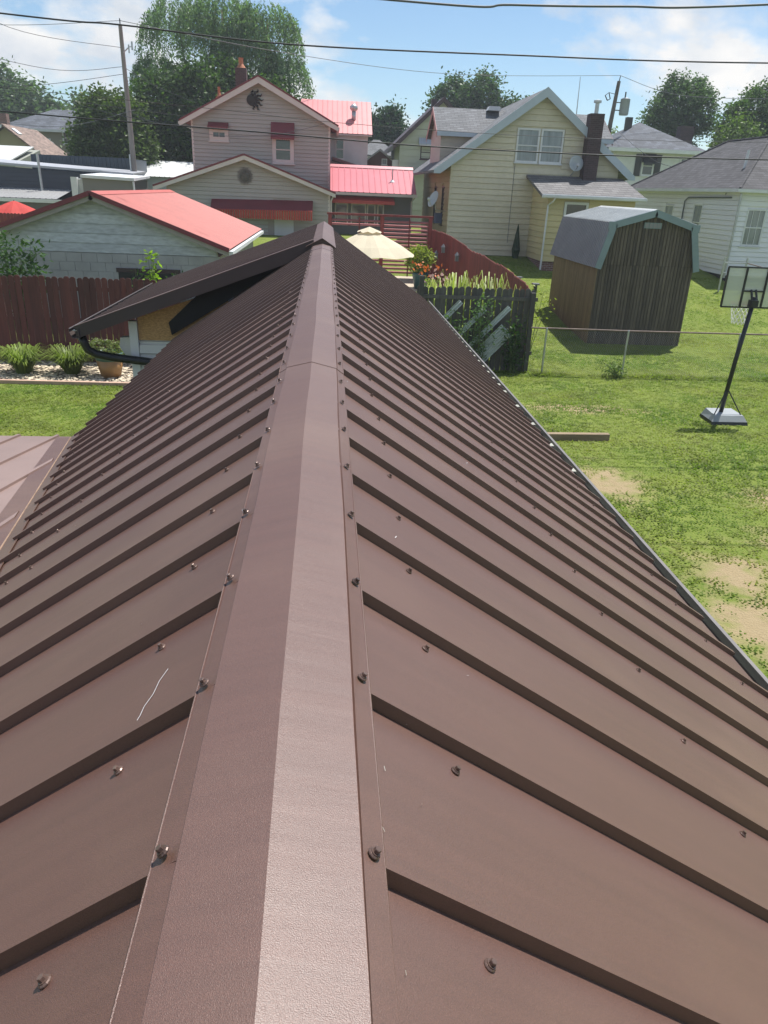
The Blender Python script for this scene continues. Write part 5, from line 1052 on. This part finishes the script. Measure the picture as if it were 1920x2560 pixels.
wl2 = thing('white_gable_shed', 'white steel roofed shed at the far left edge', 'shed', (-24, 60, 2.1))
one('roof', WST, wl2, lambda b: b.prism([(-27, 58.2, 5.1), (-21.9, 58.2, 5.1), (-20.9, 60.6, 6.15), (-27, 60.6, 6.15)], (0, 0, -.08))); one('wall', mat('sage_wall', (0.30, 0.31, 0.27), .7, .06, 1), wl2, lambda b: b.prism([(-21.6, 58.5, 2.0), (-20.6, 60.9, 2.0), (-20.6, 60.9, 5.95), (-21.6, 58.5, 5.0)], (-5, 0, 0)))
br_ = thing('brown_roof_cottage', 'cottage with brown shingle roof at the left edge', 'house', (-25, 67, 2.1))
SHB = shingle('brown_shingle', (0.24, 0.17, 0.14), 'y', .16, .35)
one('roof', SHB, br_, lambda b: b.prism([(-24.4, 64.5, 7.75), (-21.4, 64.5, 5.5), (-21.4, 72, 5.5), (-24.4, 72, 7.75)], (0, 0, -.15))); one('roof', SHB, br_, lambda b: b.prism([(-24.4, 64.5, 7.75), (-24.4, 72, 7.75), (-28.4, 72, 4.9), (-28.4, 64.5, 4.9)], (0, 0, -.15)))
one('wall', mat('olive_wall', (0.32, 0.28, 0.17), .7, .06, 1), br_, lambda b: b.prism([(-27.6, 65, 2), (-21.8, 65, 2), (-21.8, 65, 5.6), (-24.4, 65, 7.5), (-27.6, 65, 5.2)], (0, 6.5, 0)))
one('rake_board', WHITE, br_, lambda b: b.prism([(-28.4, 64.45, 4.85), (-24.4, 64.45, 7.7), (-24.4, 64.45, 7.5), (-28.4, 64.45, 4.65)], (0, .04, 0)))
one('skylight', WHITE, br_, lambda b: b.hexa([(-24.0, 65.2, 7.45), (-23.5, 65.2, 7.08), (-23.5, 65.9, 7.08), (-24.0, 65.9, 7.45), (-23.97, 65.2, 7.52), (-23.47, 65.2, 7.15), (-23.47, 65.9, 7.15), (-23.97, 65.9, 7.52)]))
one('chimney', MATS['red_brick'], br_, lambda b: b.box(-25.6, -24.9, 67, 67.6, 7, 8.6))
gh = thing('grey_hip_house', 'taupe two storey house with dark hip roof in the left distance', 'house', (-24, 79, 2.1))
TAUPE = mat('taupe_siding', (0.235, 0.215, 0.17), .7, .05, .8)
one('wall', TAUPE, gh, lambda b: b.box(-28.3, -19.9, 75, 83, 2, 8.0))
HS = shingle('slate_shingle', (0.085, 0.095, 0.115), 'x', .2, .4)
one('roof', HS, gh, lambda b: b.prism([(-28.8, 74.5, 8.0), (-19.4, 74.5, 8.0), (-23.3, 78.6, 9.85), (-24.9, 78.6, 9.85)], (0, 0, -.12))); one('roof', HS, gh, lambda b: b.prism([(-19.4, 74.5, 8.0), (-19.4, 83.5, 8.0), (-23.3, 79.4, 9.85), (-23.3, 78.6, 9.85)], (0, 0, -.12)))
one('roof', HS, gh, lambda b: b.prism([(-28.8, 74.5, 8.0), (-24.9, 78.6, 9.85), (-24.9, 79.4, 9.85), (-28.8, 83.5, 8.0)], (0, 0, -.12)))
one('eave', WHITE, gh, lambda b: b.box(-28.8, -19.4, 74.45, 74.5, 7.8, 8.0))
window(gh, (0, 75, 0), X_, -Y_, -23.3, -22.55, 6.85, 8.0 - .05, WHITE, GLASS, fw=.12); window(gh, (0, 75, 0), X_, -Y_, -24.9, -24.35, 6.2, 7.3, WHITE, GLASS, fw=.12)
dish('satellite_dish', 'small round satellite dish before the taupe house', (-24.1, 73.9, 6.65), (.5, -1, .2), .42, (-24.1, 74.9, 6.3))

# ------------------------------------------------------------------ houses in the gap and at right
gn = thing('green_house', 'pale green gable house with brown rake behind the yellow house', 'house', (7.5, 58, 2.1))
GRN = mat('pale_green_siding', (0.42, 0.46, 0.36), .6, .05, 1, rnd=.04); DBR = mat('dark_brown_trim', (0.06, 0.04, 0.045), .6, .1, 2)
siding(gn, (0, 55, 0), X_, -Y_, [(4.85, 2.0), (10.4, 2.0), (10.4, 7.3), (7.6, 9.75), (4.85, 7.3)], .42, GRN, zstart=3.1)
one('body', GRN, gn, lambda b: b.prism([(4.87, 55.13, 2), (10.38, 55.13, 2), (10.38, 55.13, 7.25), (7.6, 55.13, 9.7), (4.87, 55.13, 7.25)], (0, 7.5, 0)))
for sg in (-1, 1):
    O = Vector((7.6, 54.6, 10.05)); E_ = Vector((7.6 + sg * 3.25, 54.6, 7.05)); one('roof', DBR, gn, lambda b: b.prism([O, E_, E_ - Z_ * .32, O - Z_ * .32], (0, 8.4, 0)))
window(gn, (0, 55, 0), X_, -Y_, 6.25, 6.98, 6.3, 7.15, DBR, GLASS); awning(gn, 6.1, 7.15, 7.6, 7.1, 54.95, .45, mat('striped_awning', (0.36, 0.40, 0.45), .5, .2, 6, stretch=(4, .1, .1)))
one('chimney', DBR, gn, lambda b: b.box(6.95, 7.3, 56, 56.4, 8.9, 10.0)); one('window_unit', WHITE, gn, lambda b: b.box(4.45, 4.85, 55.3, 55.9, 5.6, 6.2))
one('porch_roof', DBR, gn, lambda b: b.prism([(5.2, 54.0, 5.45), (8.4, 54.0, 6.3), (8.4, 54.95, 6.3), (5.2, 54.95, 5.45)], (0, 0, -.15)))
rb_ = thing('red_brown_cottage', 'small red brown gable cottage in the far gap', 'house', (3.85, 62, 2.1))
one('wall', mat('red_brown_wall', (0.10, 0.04, 0.04), .8, .1, 2), rb_, lambda b: b.prism([(2.75, 60, 2), (5.0, 60, 2), (5.0, 60, 6.1), (3.85, 60, 6.9), (2.75, 60, 6.1)], (0, 4, 0)))
for sg in (-1, 1): one('roof', LG2, rb_, lambda b: b.prism([(3.85, 59.7, 7.05), (3.85 + sg * 1.3, 59.7, 6.1), (3.85 + sg * 1.3, 59.7, 5.98), (3.85, 59.7, 6.9)], (0, 4.6, 0)))
window(rb_, (0, 60, 0), X_, -Y_, 4.0, 4.4, 6.0, 6.4, WHITE, CURTAIN, fw=.05, hb=False)
gg = thing('grey_roof_cottage', 'cottage with grey hip roof behind the red brown one', 'house', (4, 68, 2.1))
one('roof', SHG, gg, lambda b: b.prism([(2.2, 66, 6.85), (5.9, 66, 6.85), (4.3, 68, 8.05), (3.8, 68, 8.05)], (0, 0, -.1))); one('wall', WHITE, gg, lambda b: b.box(2.5, 5.6, 66.4, 70, 2, 6.8))
for i_, (xa, xb) in enumerate(((2.2, 3.8), (5.9, 4.3))): one('roof', SHGy, gg, lambda b: b.prism([(xa, 66, 6.85), (xb, 68, 8.05), (xb, 69, 8.05), (xa, 71, 6.85)], (0, 0, -.1)))
bh = thing('dark_roof_addition', 'dark roofed addition rising behind the red porch roof', 'house', (1.2, 47.5, 2.1)); one('roof', DBR, bh, lambda b: b.prism([(.3, 47.2, 5.95), (2.6, 47.2, 5.35), (2.6, 49.6, 5.35), (.3, 49.6, 5.95)], (0, 0, -.15))); one('wall', GREYS, bh, lambda b: b.box(.3, 2.4, 47.5, 49.6, 2, 5.2))
w2 = thing('white_hip_house', 'white two storey house with slate hip roof and black shutters', 'house', (23.6, 61, 2.1))
one('wall', WHITE, w2, lambda b: b.box(20.6, 26.7, 58, 65, 2, 7.75)); ap = Vector((23.5, 61.6, 9.75)); HSy = shingle('slate_shingle', (0.085, 0.095, 0.115), 'y', .2, .4)
for q, m in ((((20.0, 57.4, 7.75), (27.3, 57.4, 7.75), ap), HS), (((27.3, 57.4, 7.75), (27.3, 65.6, 7.75), ap), HSy), (((20.0, 65.6, 7.75), (20.0, 57.4, 7.75), ap), HSy)): one('roof', m, w2, lambda b: b.prism(list(q), (0, 0, -.12)))
one('eave', WHITE, w2, lambda b: b.box(19.95, 27.35, 57.3, 57.39, 7.5, 7.74))
window(w2, (0, 58, 0), X_, -Y_, 22.8, 23.7, 6.0, 7.3, WHITE, GLASS, fw=.1)
for u in (22.28, 23.75): one('shutter', BLACK, w2, lambda b: b.box(u, u + .45, 57.94, 57.995, 5.95, 7.4))
awning(w2, 22.75, 23.75, 7.45, 6.75, 57.93, .4, BLACK); one('chimney', MATS['dark_brick'], w2, lambda b: b.box(26.6, 27.6, 61, 61.8, 7.5, 9.6)); one('vent', BLACK, w2, lambda b: b.box(22.3, 22.75, 61, 61.4, 9.1, 10.0))
window(w2, (0, 58, 0), X_, -Y_, 25.6, 26.3, 6.2, 7.3, WHITE, GLASS, fw=.1)

# ------------------------------------------------------------------ trees
willow = []
for (cx, cy_, cz, rr_) in ((-10.3, 63, 14.0, 2.9), (-7.6, 63.5, 14.6, 3.0), (-4.6, 63, 14.2, 2.6), (-12.4, 63, 11.4, 1.6), (-3.2, 62.5, 11.6, 1.8), (-2.6, 62, 8.8, 1.5), (-6.0, 63, 12.5, 2.6)):
    for k in range(int(95 * rr_)):
        a = random.uniform(0, 6.283); q = rr_ * math.sqrt(random.uniform(.05, 1)); x0 = cx + q * math.cos(a); y0 = cy_ + q * math.sin(a) * .7; z0 = cz + rr_ * .8 * math.sqrt(max(0, 1 - (q / rr_) ** 2)) * random.uniform(.5, 1.05); L_ = random.uniform(1.2, 3.4); n = int(L_ * 13)
        tt = np.linspace(0, 1, n); dr_ = random.uniform(-.3, .3); willow.append(np.stack([x0 + dr_ * tt + np.cos(a) * .5 * np.sin(tt * 1.5), y0 + np.sin(a) * .4 * tt, z0 - L_ * tt ** 1.3], 1) + rng.normal(size=(n, 3)) * .07)
wil = np.concatenate(willow)
t = thing('willow_tree', 'tall feathery willow with drooping strands rising behind the tan house', 'tree', (-7.5, 63, 2.1))
one('trunk', BARK, t, lambda b: (b.tube([(-7.5, 63, 2.0), (-7.3, 63, 6), (-7.6, 63, 10), (-7.5, 63, 15.5)], [.45, .36, .24, .06], 8), b.tube([(-7.3, 63, 6), (-4.6, 63, 10), (-4.3, 63, 15)], [.25, .15, .04], 6), b.tube([(-7.3, 63, 5.5), (-10, 63, 9), (-10.6, 63, 15)], [.25, .15, .04], 6), b.tube([(-7.5, 63, 9), (-6.1, 63, 12), (-5.8, 63, 14.5)], [.15, .1, .03], 6)), True)
obj('crown', leaf_mesh(wil - np.array([-7.5, 63, 2.1]), .24, leafmat('willow_leaf', (0.10, 0.155, 0.085), .4), 'crown', .34, droop=1.2), t, (-7.5, 63, 2.1))
tree('maple_tree', 'dense dark green tree left of the tan house in front of the willow', (-10.2, 60, 2.1), [(-11.6, 60, 8.6, 2.2, 2, 2.2), (-9.0, 60, 9.6, 2.2, 2, 2.2), (-10.5, 60, 5.6, 3.2, 2.2, 2.4), (-7.6, 60, 7.4, 2.2, 2, 2.6), (-6.3, 61, 9.6, 2.0, 1.6, 1.6), (-4.2, 61, 9.9, 1.8, 1.6, 1.3), (-12.9, 60, 6.6, 1.3, 1.4, 2.0), (-7, 61, 10.8, 1.5, 1.3, 1.2), (-2.6, 61, 9.0, 1.0, 1.2, .9)], (0.038, 0.072, 0.016), 520, 36, .42, .34)
tree('bushy_tree', 'round bushy tree beside the utility pole in front of the dark maple', (-14.4, 56, 2.1), [(-14.4, 56, 7.9, 1.5, 1.5, 1.6), (-15.3, 56, 6.4, 1.5, 1.4, 1.5), (-13.2, 56, 6.2, 1.5, 1.4, 1.8), (-14.3, 56, 5.2, 2.0, 1.5, 1.3), (-13.1, 56, 8.0, .9, .9, 1.1)], (0.055, 0.085, 0.022), 260, 34, .36, .30)
tree('hazy_tree', 'tree at the far left edge behind the brown cottage', (-38, 108, 2.1), [(-38, 108, 11, 4, 3, 4), (-41, 108, 12.5, 3, 3, 4), (-35, 108, 10, 3, 3, 3)], (0.06, 0.10, 0.04), 170, 26, .8, .6, group='far trees on the left')
tree('hazy_tree', 'hazy tree behind the dark hip roof in the left distance', (-30, 112, 2.1), [(-31, 112, 10.5, 3, 3, 3.4), (-27.5, 112, 10.6, 2.6, 2, 2.6), (-33, 112, 8.5, 3, 3, 3)], (0.065, 0.105, 0.05), 170, 26, .7, .6, group='far trees on the left')
tree('cedar_tree', 'dark narrow tree in the gap right of the pale red roof', (5.6, 80, 2.1), [(4.6, 80, 8.6, 1.0, 1, 2.2), (5.9, 80, 9.6, 1.2, 1, 2.2), (6.9, 80, 7.8, .9, 1, 1.6), (5.4, 80, 6, 2.0, 1.4, 2)], (0.022, 0.05, 0.028), 180, 30, .42, .36)
tree('broad_tree', 'broad tree behind the roof ridge of the yellow house', (14, 85, 2.1), [(12.8, 85, 12.5, 2.2, 2, 2.4), (15.5, 85, 13.2, 2.0, 2, 2.2), (14, 85, 10.4, 3.2, 2.4, 2.4), (18.6, 85, 11.6, 2.4, 2, 1.6), (20.5, 85, 10.8, 1.8, 2, 1.4), (11.6, 85, 11, 1.2, 1.2, 1.6)], (0.042, 0.078, 0.03), 300, 30, .48, .40)
tree('airy_tree', 'open airy tree standing behind the white hip roofed house', (28.6, 66, 2.1), [(28.3, 66, 11.4, 2.0, 1.8, 2.0), (27.0, 66, 10.4, 1.5, 1.4, 1.6), (29.8, 66, 10.9, 1.4, 1.5, 1.9), (28.2, 66, 8.6, 2.0, 1.6, 1.8), (27.6, 66, 12.9, .6, .6, 1.0), (29.6, 66, 12.6, .6, .6, .8)], (0.06, 0.10, 0.045), 260, 22, .36, .27)
tree('leafy_tree', 'leafy tree at the right edge above the dark roof', (33.6, 64, 2.1), [(32.2, 64, 9.6, 1.4, 1.5, 2.0), (33.8, 64, 10.9, 1.6, 1.5, 2.1), (35.8, 64, 10.6, 1.8, 1.5, 2.2), (33.5, 64, 8.0, 2.6, 2, 1.7), (36.5, 64, 8.6, 2.0, 1.6, 2.0), (38, 64, 9.8, 2, 1.6, 2)], (0.052, 0.095, 0.022), 330, 28, .4, .30)
tree('low_tree', 'low pale tree between the yellow house and the white hip house', (22, 88, 2.1), [(26.0, 88, 8.2, 2.6, 2, 1.7), (29.5, 88, 9.5, 2.0, 2, 1.6)], (0.09, 0.12, 0.035), 110, 24, .5, .4)
tree('hedge_tree', 'leafy tree filling the space beside the white hip house chimney', (30.4, 60, 2.1), [(30.6, 60, 8.2, 1.5, 1.4, 2.0), (29.8, 60, 7.0, 1.2, 1.2, 1.4), (31.8, 60, 7.6, 1.3, 1.2, 1.5)], (0.075, 0.115, 0.025), 150, 24, .35, .28)

# ------------------------------------------------------------------ poles and lines
PW = mat('pole_wood', (0.22, 0.20, 0.185), .9, .2, 2, stretch=(3, 3, .3))
pl = thing('utility_pole', 'tall weathered utility pole rising left of the dark maple', 'utility pole', (-11.13, 48, 2.1))
one('shaft', PW, pl, lambda b: b.tube([(-11.05, 48, 2.0), (-11.1, 48, 7), (-11.16, 48, 11.9)], [.17, .14, .10], 10)); one('insulator', BLACK, pl, lambda b: b.tube([(-11.16, 48, 11.9), (-11.16, 48, 12.2)], .03, 6))
one('bracket', ALU, pl, lambda b: (b.tube([(-11.1, 47.9, 10.6), (-10.75, 47.9, 10.9), (-10.6, 47.9, 10.9)], .03, 6), b.tube([(-10.6, 47.9, 10.75), (-10.6, 47.9, 11.15)], .05, 6), b.tube([(-10.78, 47.9, 10.6), (-10.78, 47.9, 11.0)], .04, 6)))
one('conduit', ALU, pl, lambda b: b.tube([(-11.2, 47.84, 2.4), (-11.22, 47.85, 5.6)], .05, 6))
p2 = thing('transformer_pole', 'utility pole with grey transformer right of the brick chimney', 'utility pole', (20.7, 60, 2.1))
one('shaft', mat('dark_pole', (0.11, 0.095, 0.085), .9, .2, 2), p2, lambda b: b.tube([(20.45, 60, 2), (20.7, 60, 9), (20.92, 60, 12.15)], [.19, .16, .12], 10))
one('transformer', mat('transformer_grey', (0.28, 0.32, 0.35), .5, .08, 2), p2, lambda b: b.lathe((21.6, 60, 10.0), [(.3, 0), (.34, .1), (.34, 1.0), (.36, 1.02), (.2, 1.12)], 14), True)
one('bushing', BLACK, p2, lambda b: b.tube([(21.55, 60, 11.1), (21.55, 60, 11.5)], .05, 6)); one('bracket', BLACK, p2, lambda b: (b.bar((20.85, 60, 10.3), (21.35, 60, 10.3), .06, .06), b.bar((20.85, 60, 10.8), (21.35, 60, 10.8), .06, .06)))
one('cutout', BLACK, p2, lambda b: (b.tube([(20.9, 60, 11.3), (20.3, 60, 11.4)], .02, 5), b.tube([(20.25, 60, 10.9), (20.05, 60, 11.2), (20.3, 60, 11.4), (20.45, 60, 11.0), (20.25, 60, 10.9)], .04, 6)))
one('top_pin', BLACK, p2, lambda b: b.tube([(20.92, 60, 12.1), (20.98, 60, 12.5)], .03, 6))
def wire(label, pts, r, m=CABLE, group=None, seg=10):
    P = []
    V_ = [Vector(p) for p in pts]
    for i in range(len(V_) - 1):   # Catmull-Rom through the points
        p0, p1, p2_, p3 = V_[max(i - 1, 0)], V_[i], V_[i + 1], V_[min(i + 2, len(V_) - 1)]
        for k in range(seg):
            t_ = k / seg; P.append(.5 * ((2 * p1) + (p2_ - p0) * t_ + (2 * p0 - 5 * p1 + 4 * p2_ - p3) * t_ ** 2 + (3 * p1 - p0 - 3 * p2_ + p3) * t_ ** 3))
    P.append(V_[-1]); return tag(one('overhead_cable', m, None, lambda b: b.tube(P, r, 6), True), label, 'cable', group)
wire('thick black cable crossing the sky from the upper left edge', [(-14, 14, 7.1), (-5.02, 14, 6.60), (-3.22, 14, 6.54), (-.6, 14, 6.41), (3.06, 14, 6.44), (7.44, 14, 6.54), (16, 14, 6.95)], .013)
wire('topmost cable entering along the upper right edge of the photo', [(-8, 11, 6.75), (.89, 11, 6.50), (2.36, 11, 6.53), (3.81, 11, 6.59), (5.70, 11, 6.71), (14, 11, 7.5)], .014, CABLEG)
wire('thick black cable passing in front of the tan and yellow houses', [(-14, 14, 5.6), (-5.24, 14, 5.25), (-1.14, 14, 5.13), (2.31, 14, 5.03), (7.82, 14, 5.08), (16, 14, 5.4)], .012)
wire('thin cable just above the black one across the house fronts', [(-20, 26, 7.1), (-4.8, 26, 6.45), (.33, 26, 6.18), (6.7, 26, 6.08), (14.4, 26, 6.24), (24, 26, 6.9)], .008)
wire('thin high line running to the transformer pole', [(-11.16, 48, 12.1), (-2.5, 52, 11.6), (8, 56, 11.5), (20.95, 60, 12.5)], .016, CABLEG)
wire('thin line leaving the transformer pole to the right', [(20.95, 60, 12.5), (26, 61, 11.6), (34, 62, 11.8)], .016, CABLEG)
wire('drop line from the transformer pole to the white house', [(21.0, 60, 9.2), (20.6, 50, 6.6), (19.0, 38, 5.6), (17.1, 33.5, 4.7)], .014)
for i, (lab, P) in enumerate((('highest left line sagging to the pole top', [(-20, 44, 13.2), (-16.3, 46, 11.2), (-11.2, 48, 10.85)]), ('line reaching the pole top nearly level from the left', [(-24, 48, 11.6), (-17, 48, 11.6), (-11.16, 48, 12.1)]), ('left line meeting the pole at mid height, upper of the bundle', [(-22, 46, 10.7), (-15, 47, 9.55), (-11.2, 48, 9.95)]), ('left line meeting the pole at mid height, lower of the bundle', [(-21, 48, 8.4), (-15.5, 48, 8.9), (-11.2, 48, 9.6)]), ('steep line falling rightwards past the pole to the houses', [(-19, 46, 9.6), (-14.3, 48, 8.1), (-9.5, 46, 7.2), (-7.5, 44.2, 7.0)]), ('line crossing behind the pole towards the tan roof', [(-22, 48, 8.9), (-13.5, 48, 8.1), (-6, 49, 7.6)]), ('pale low line looping up to the pole', [(-22, 46, 7.3), (-15, 46.5, 6.75), (-10.5, 47, 7.8)]), ('service drop from the pole to the tan eave', [(-11.1, 48, 9.9), (-9.3, 47, 9.0), (-6.8, 45, 8.1)]), ('lower service drop from the pole to the tan wall', [(-11.1, 48, 7.8), (-9.4, 46, 7.2), (-7.1, 43.9, 6.9)]))):
    wire(lab, P, .013, CABLEG if i in (1, 6) else CABLE, 'lines around the left pole', 8)
wire('dark twisted service cable hanging across the tan gable', [(-7.3, 43.7, 6.7), (-5.0, 43.4, 6.55), (-2.5, 43.4, 6.75), (-.1, 43.6, 7.35)], .012, CABLEG)

# ------------------------------------------------------------------ summer haze
hz = one('haze', None, None, lambda b: b.box(-140, 160, -60, 180, -1.2, 22)); tag(hz, 'thin pale summer haze over the yards and houses', 'haze', kind='stuff')
hm = bpy.data.materials.new('summer_haze'); hm.use_nodes = True; hm.node_tree.nodes.clear()
ho = hm.node_tree.nodes.new('ShaderNodeOutputMaterial'); hv = hm.node_tree.nodes.new('ShaderNodeVolumePrincipled')
hv.inputs['Color'].default_value = (0.86, 0.93, 1.0, 1); hv.inputs['Density'].default_value = 0.0008; hv.inputs['Anisotropy'].default_value = 0.2
hm.node_tree.links.new(hv.outputs[0], ho.inputs['Volume']); hz.data.materials.append(hm)
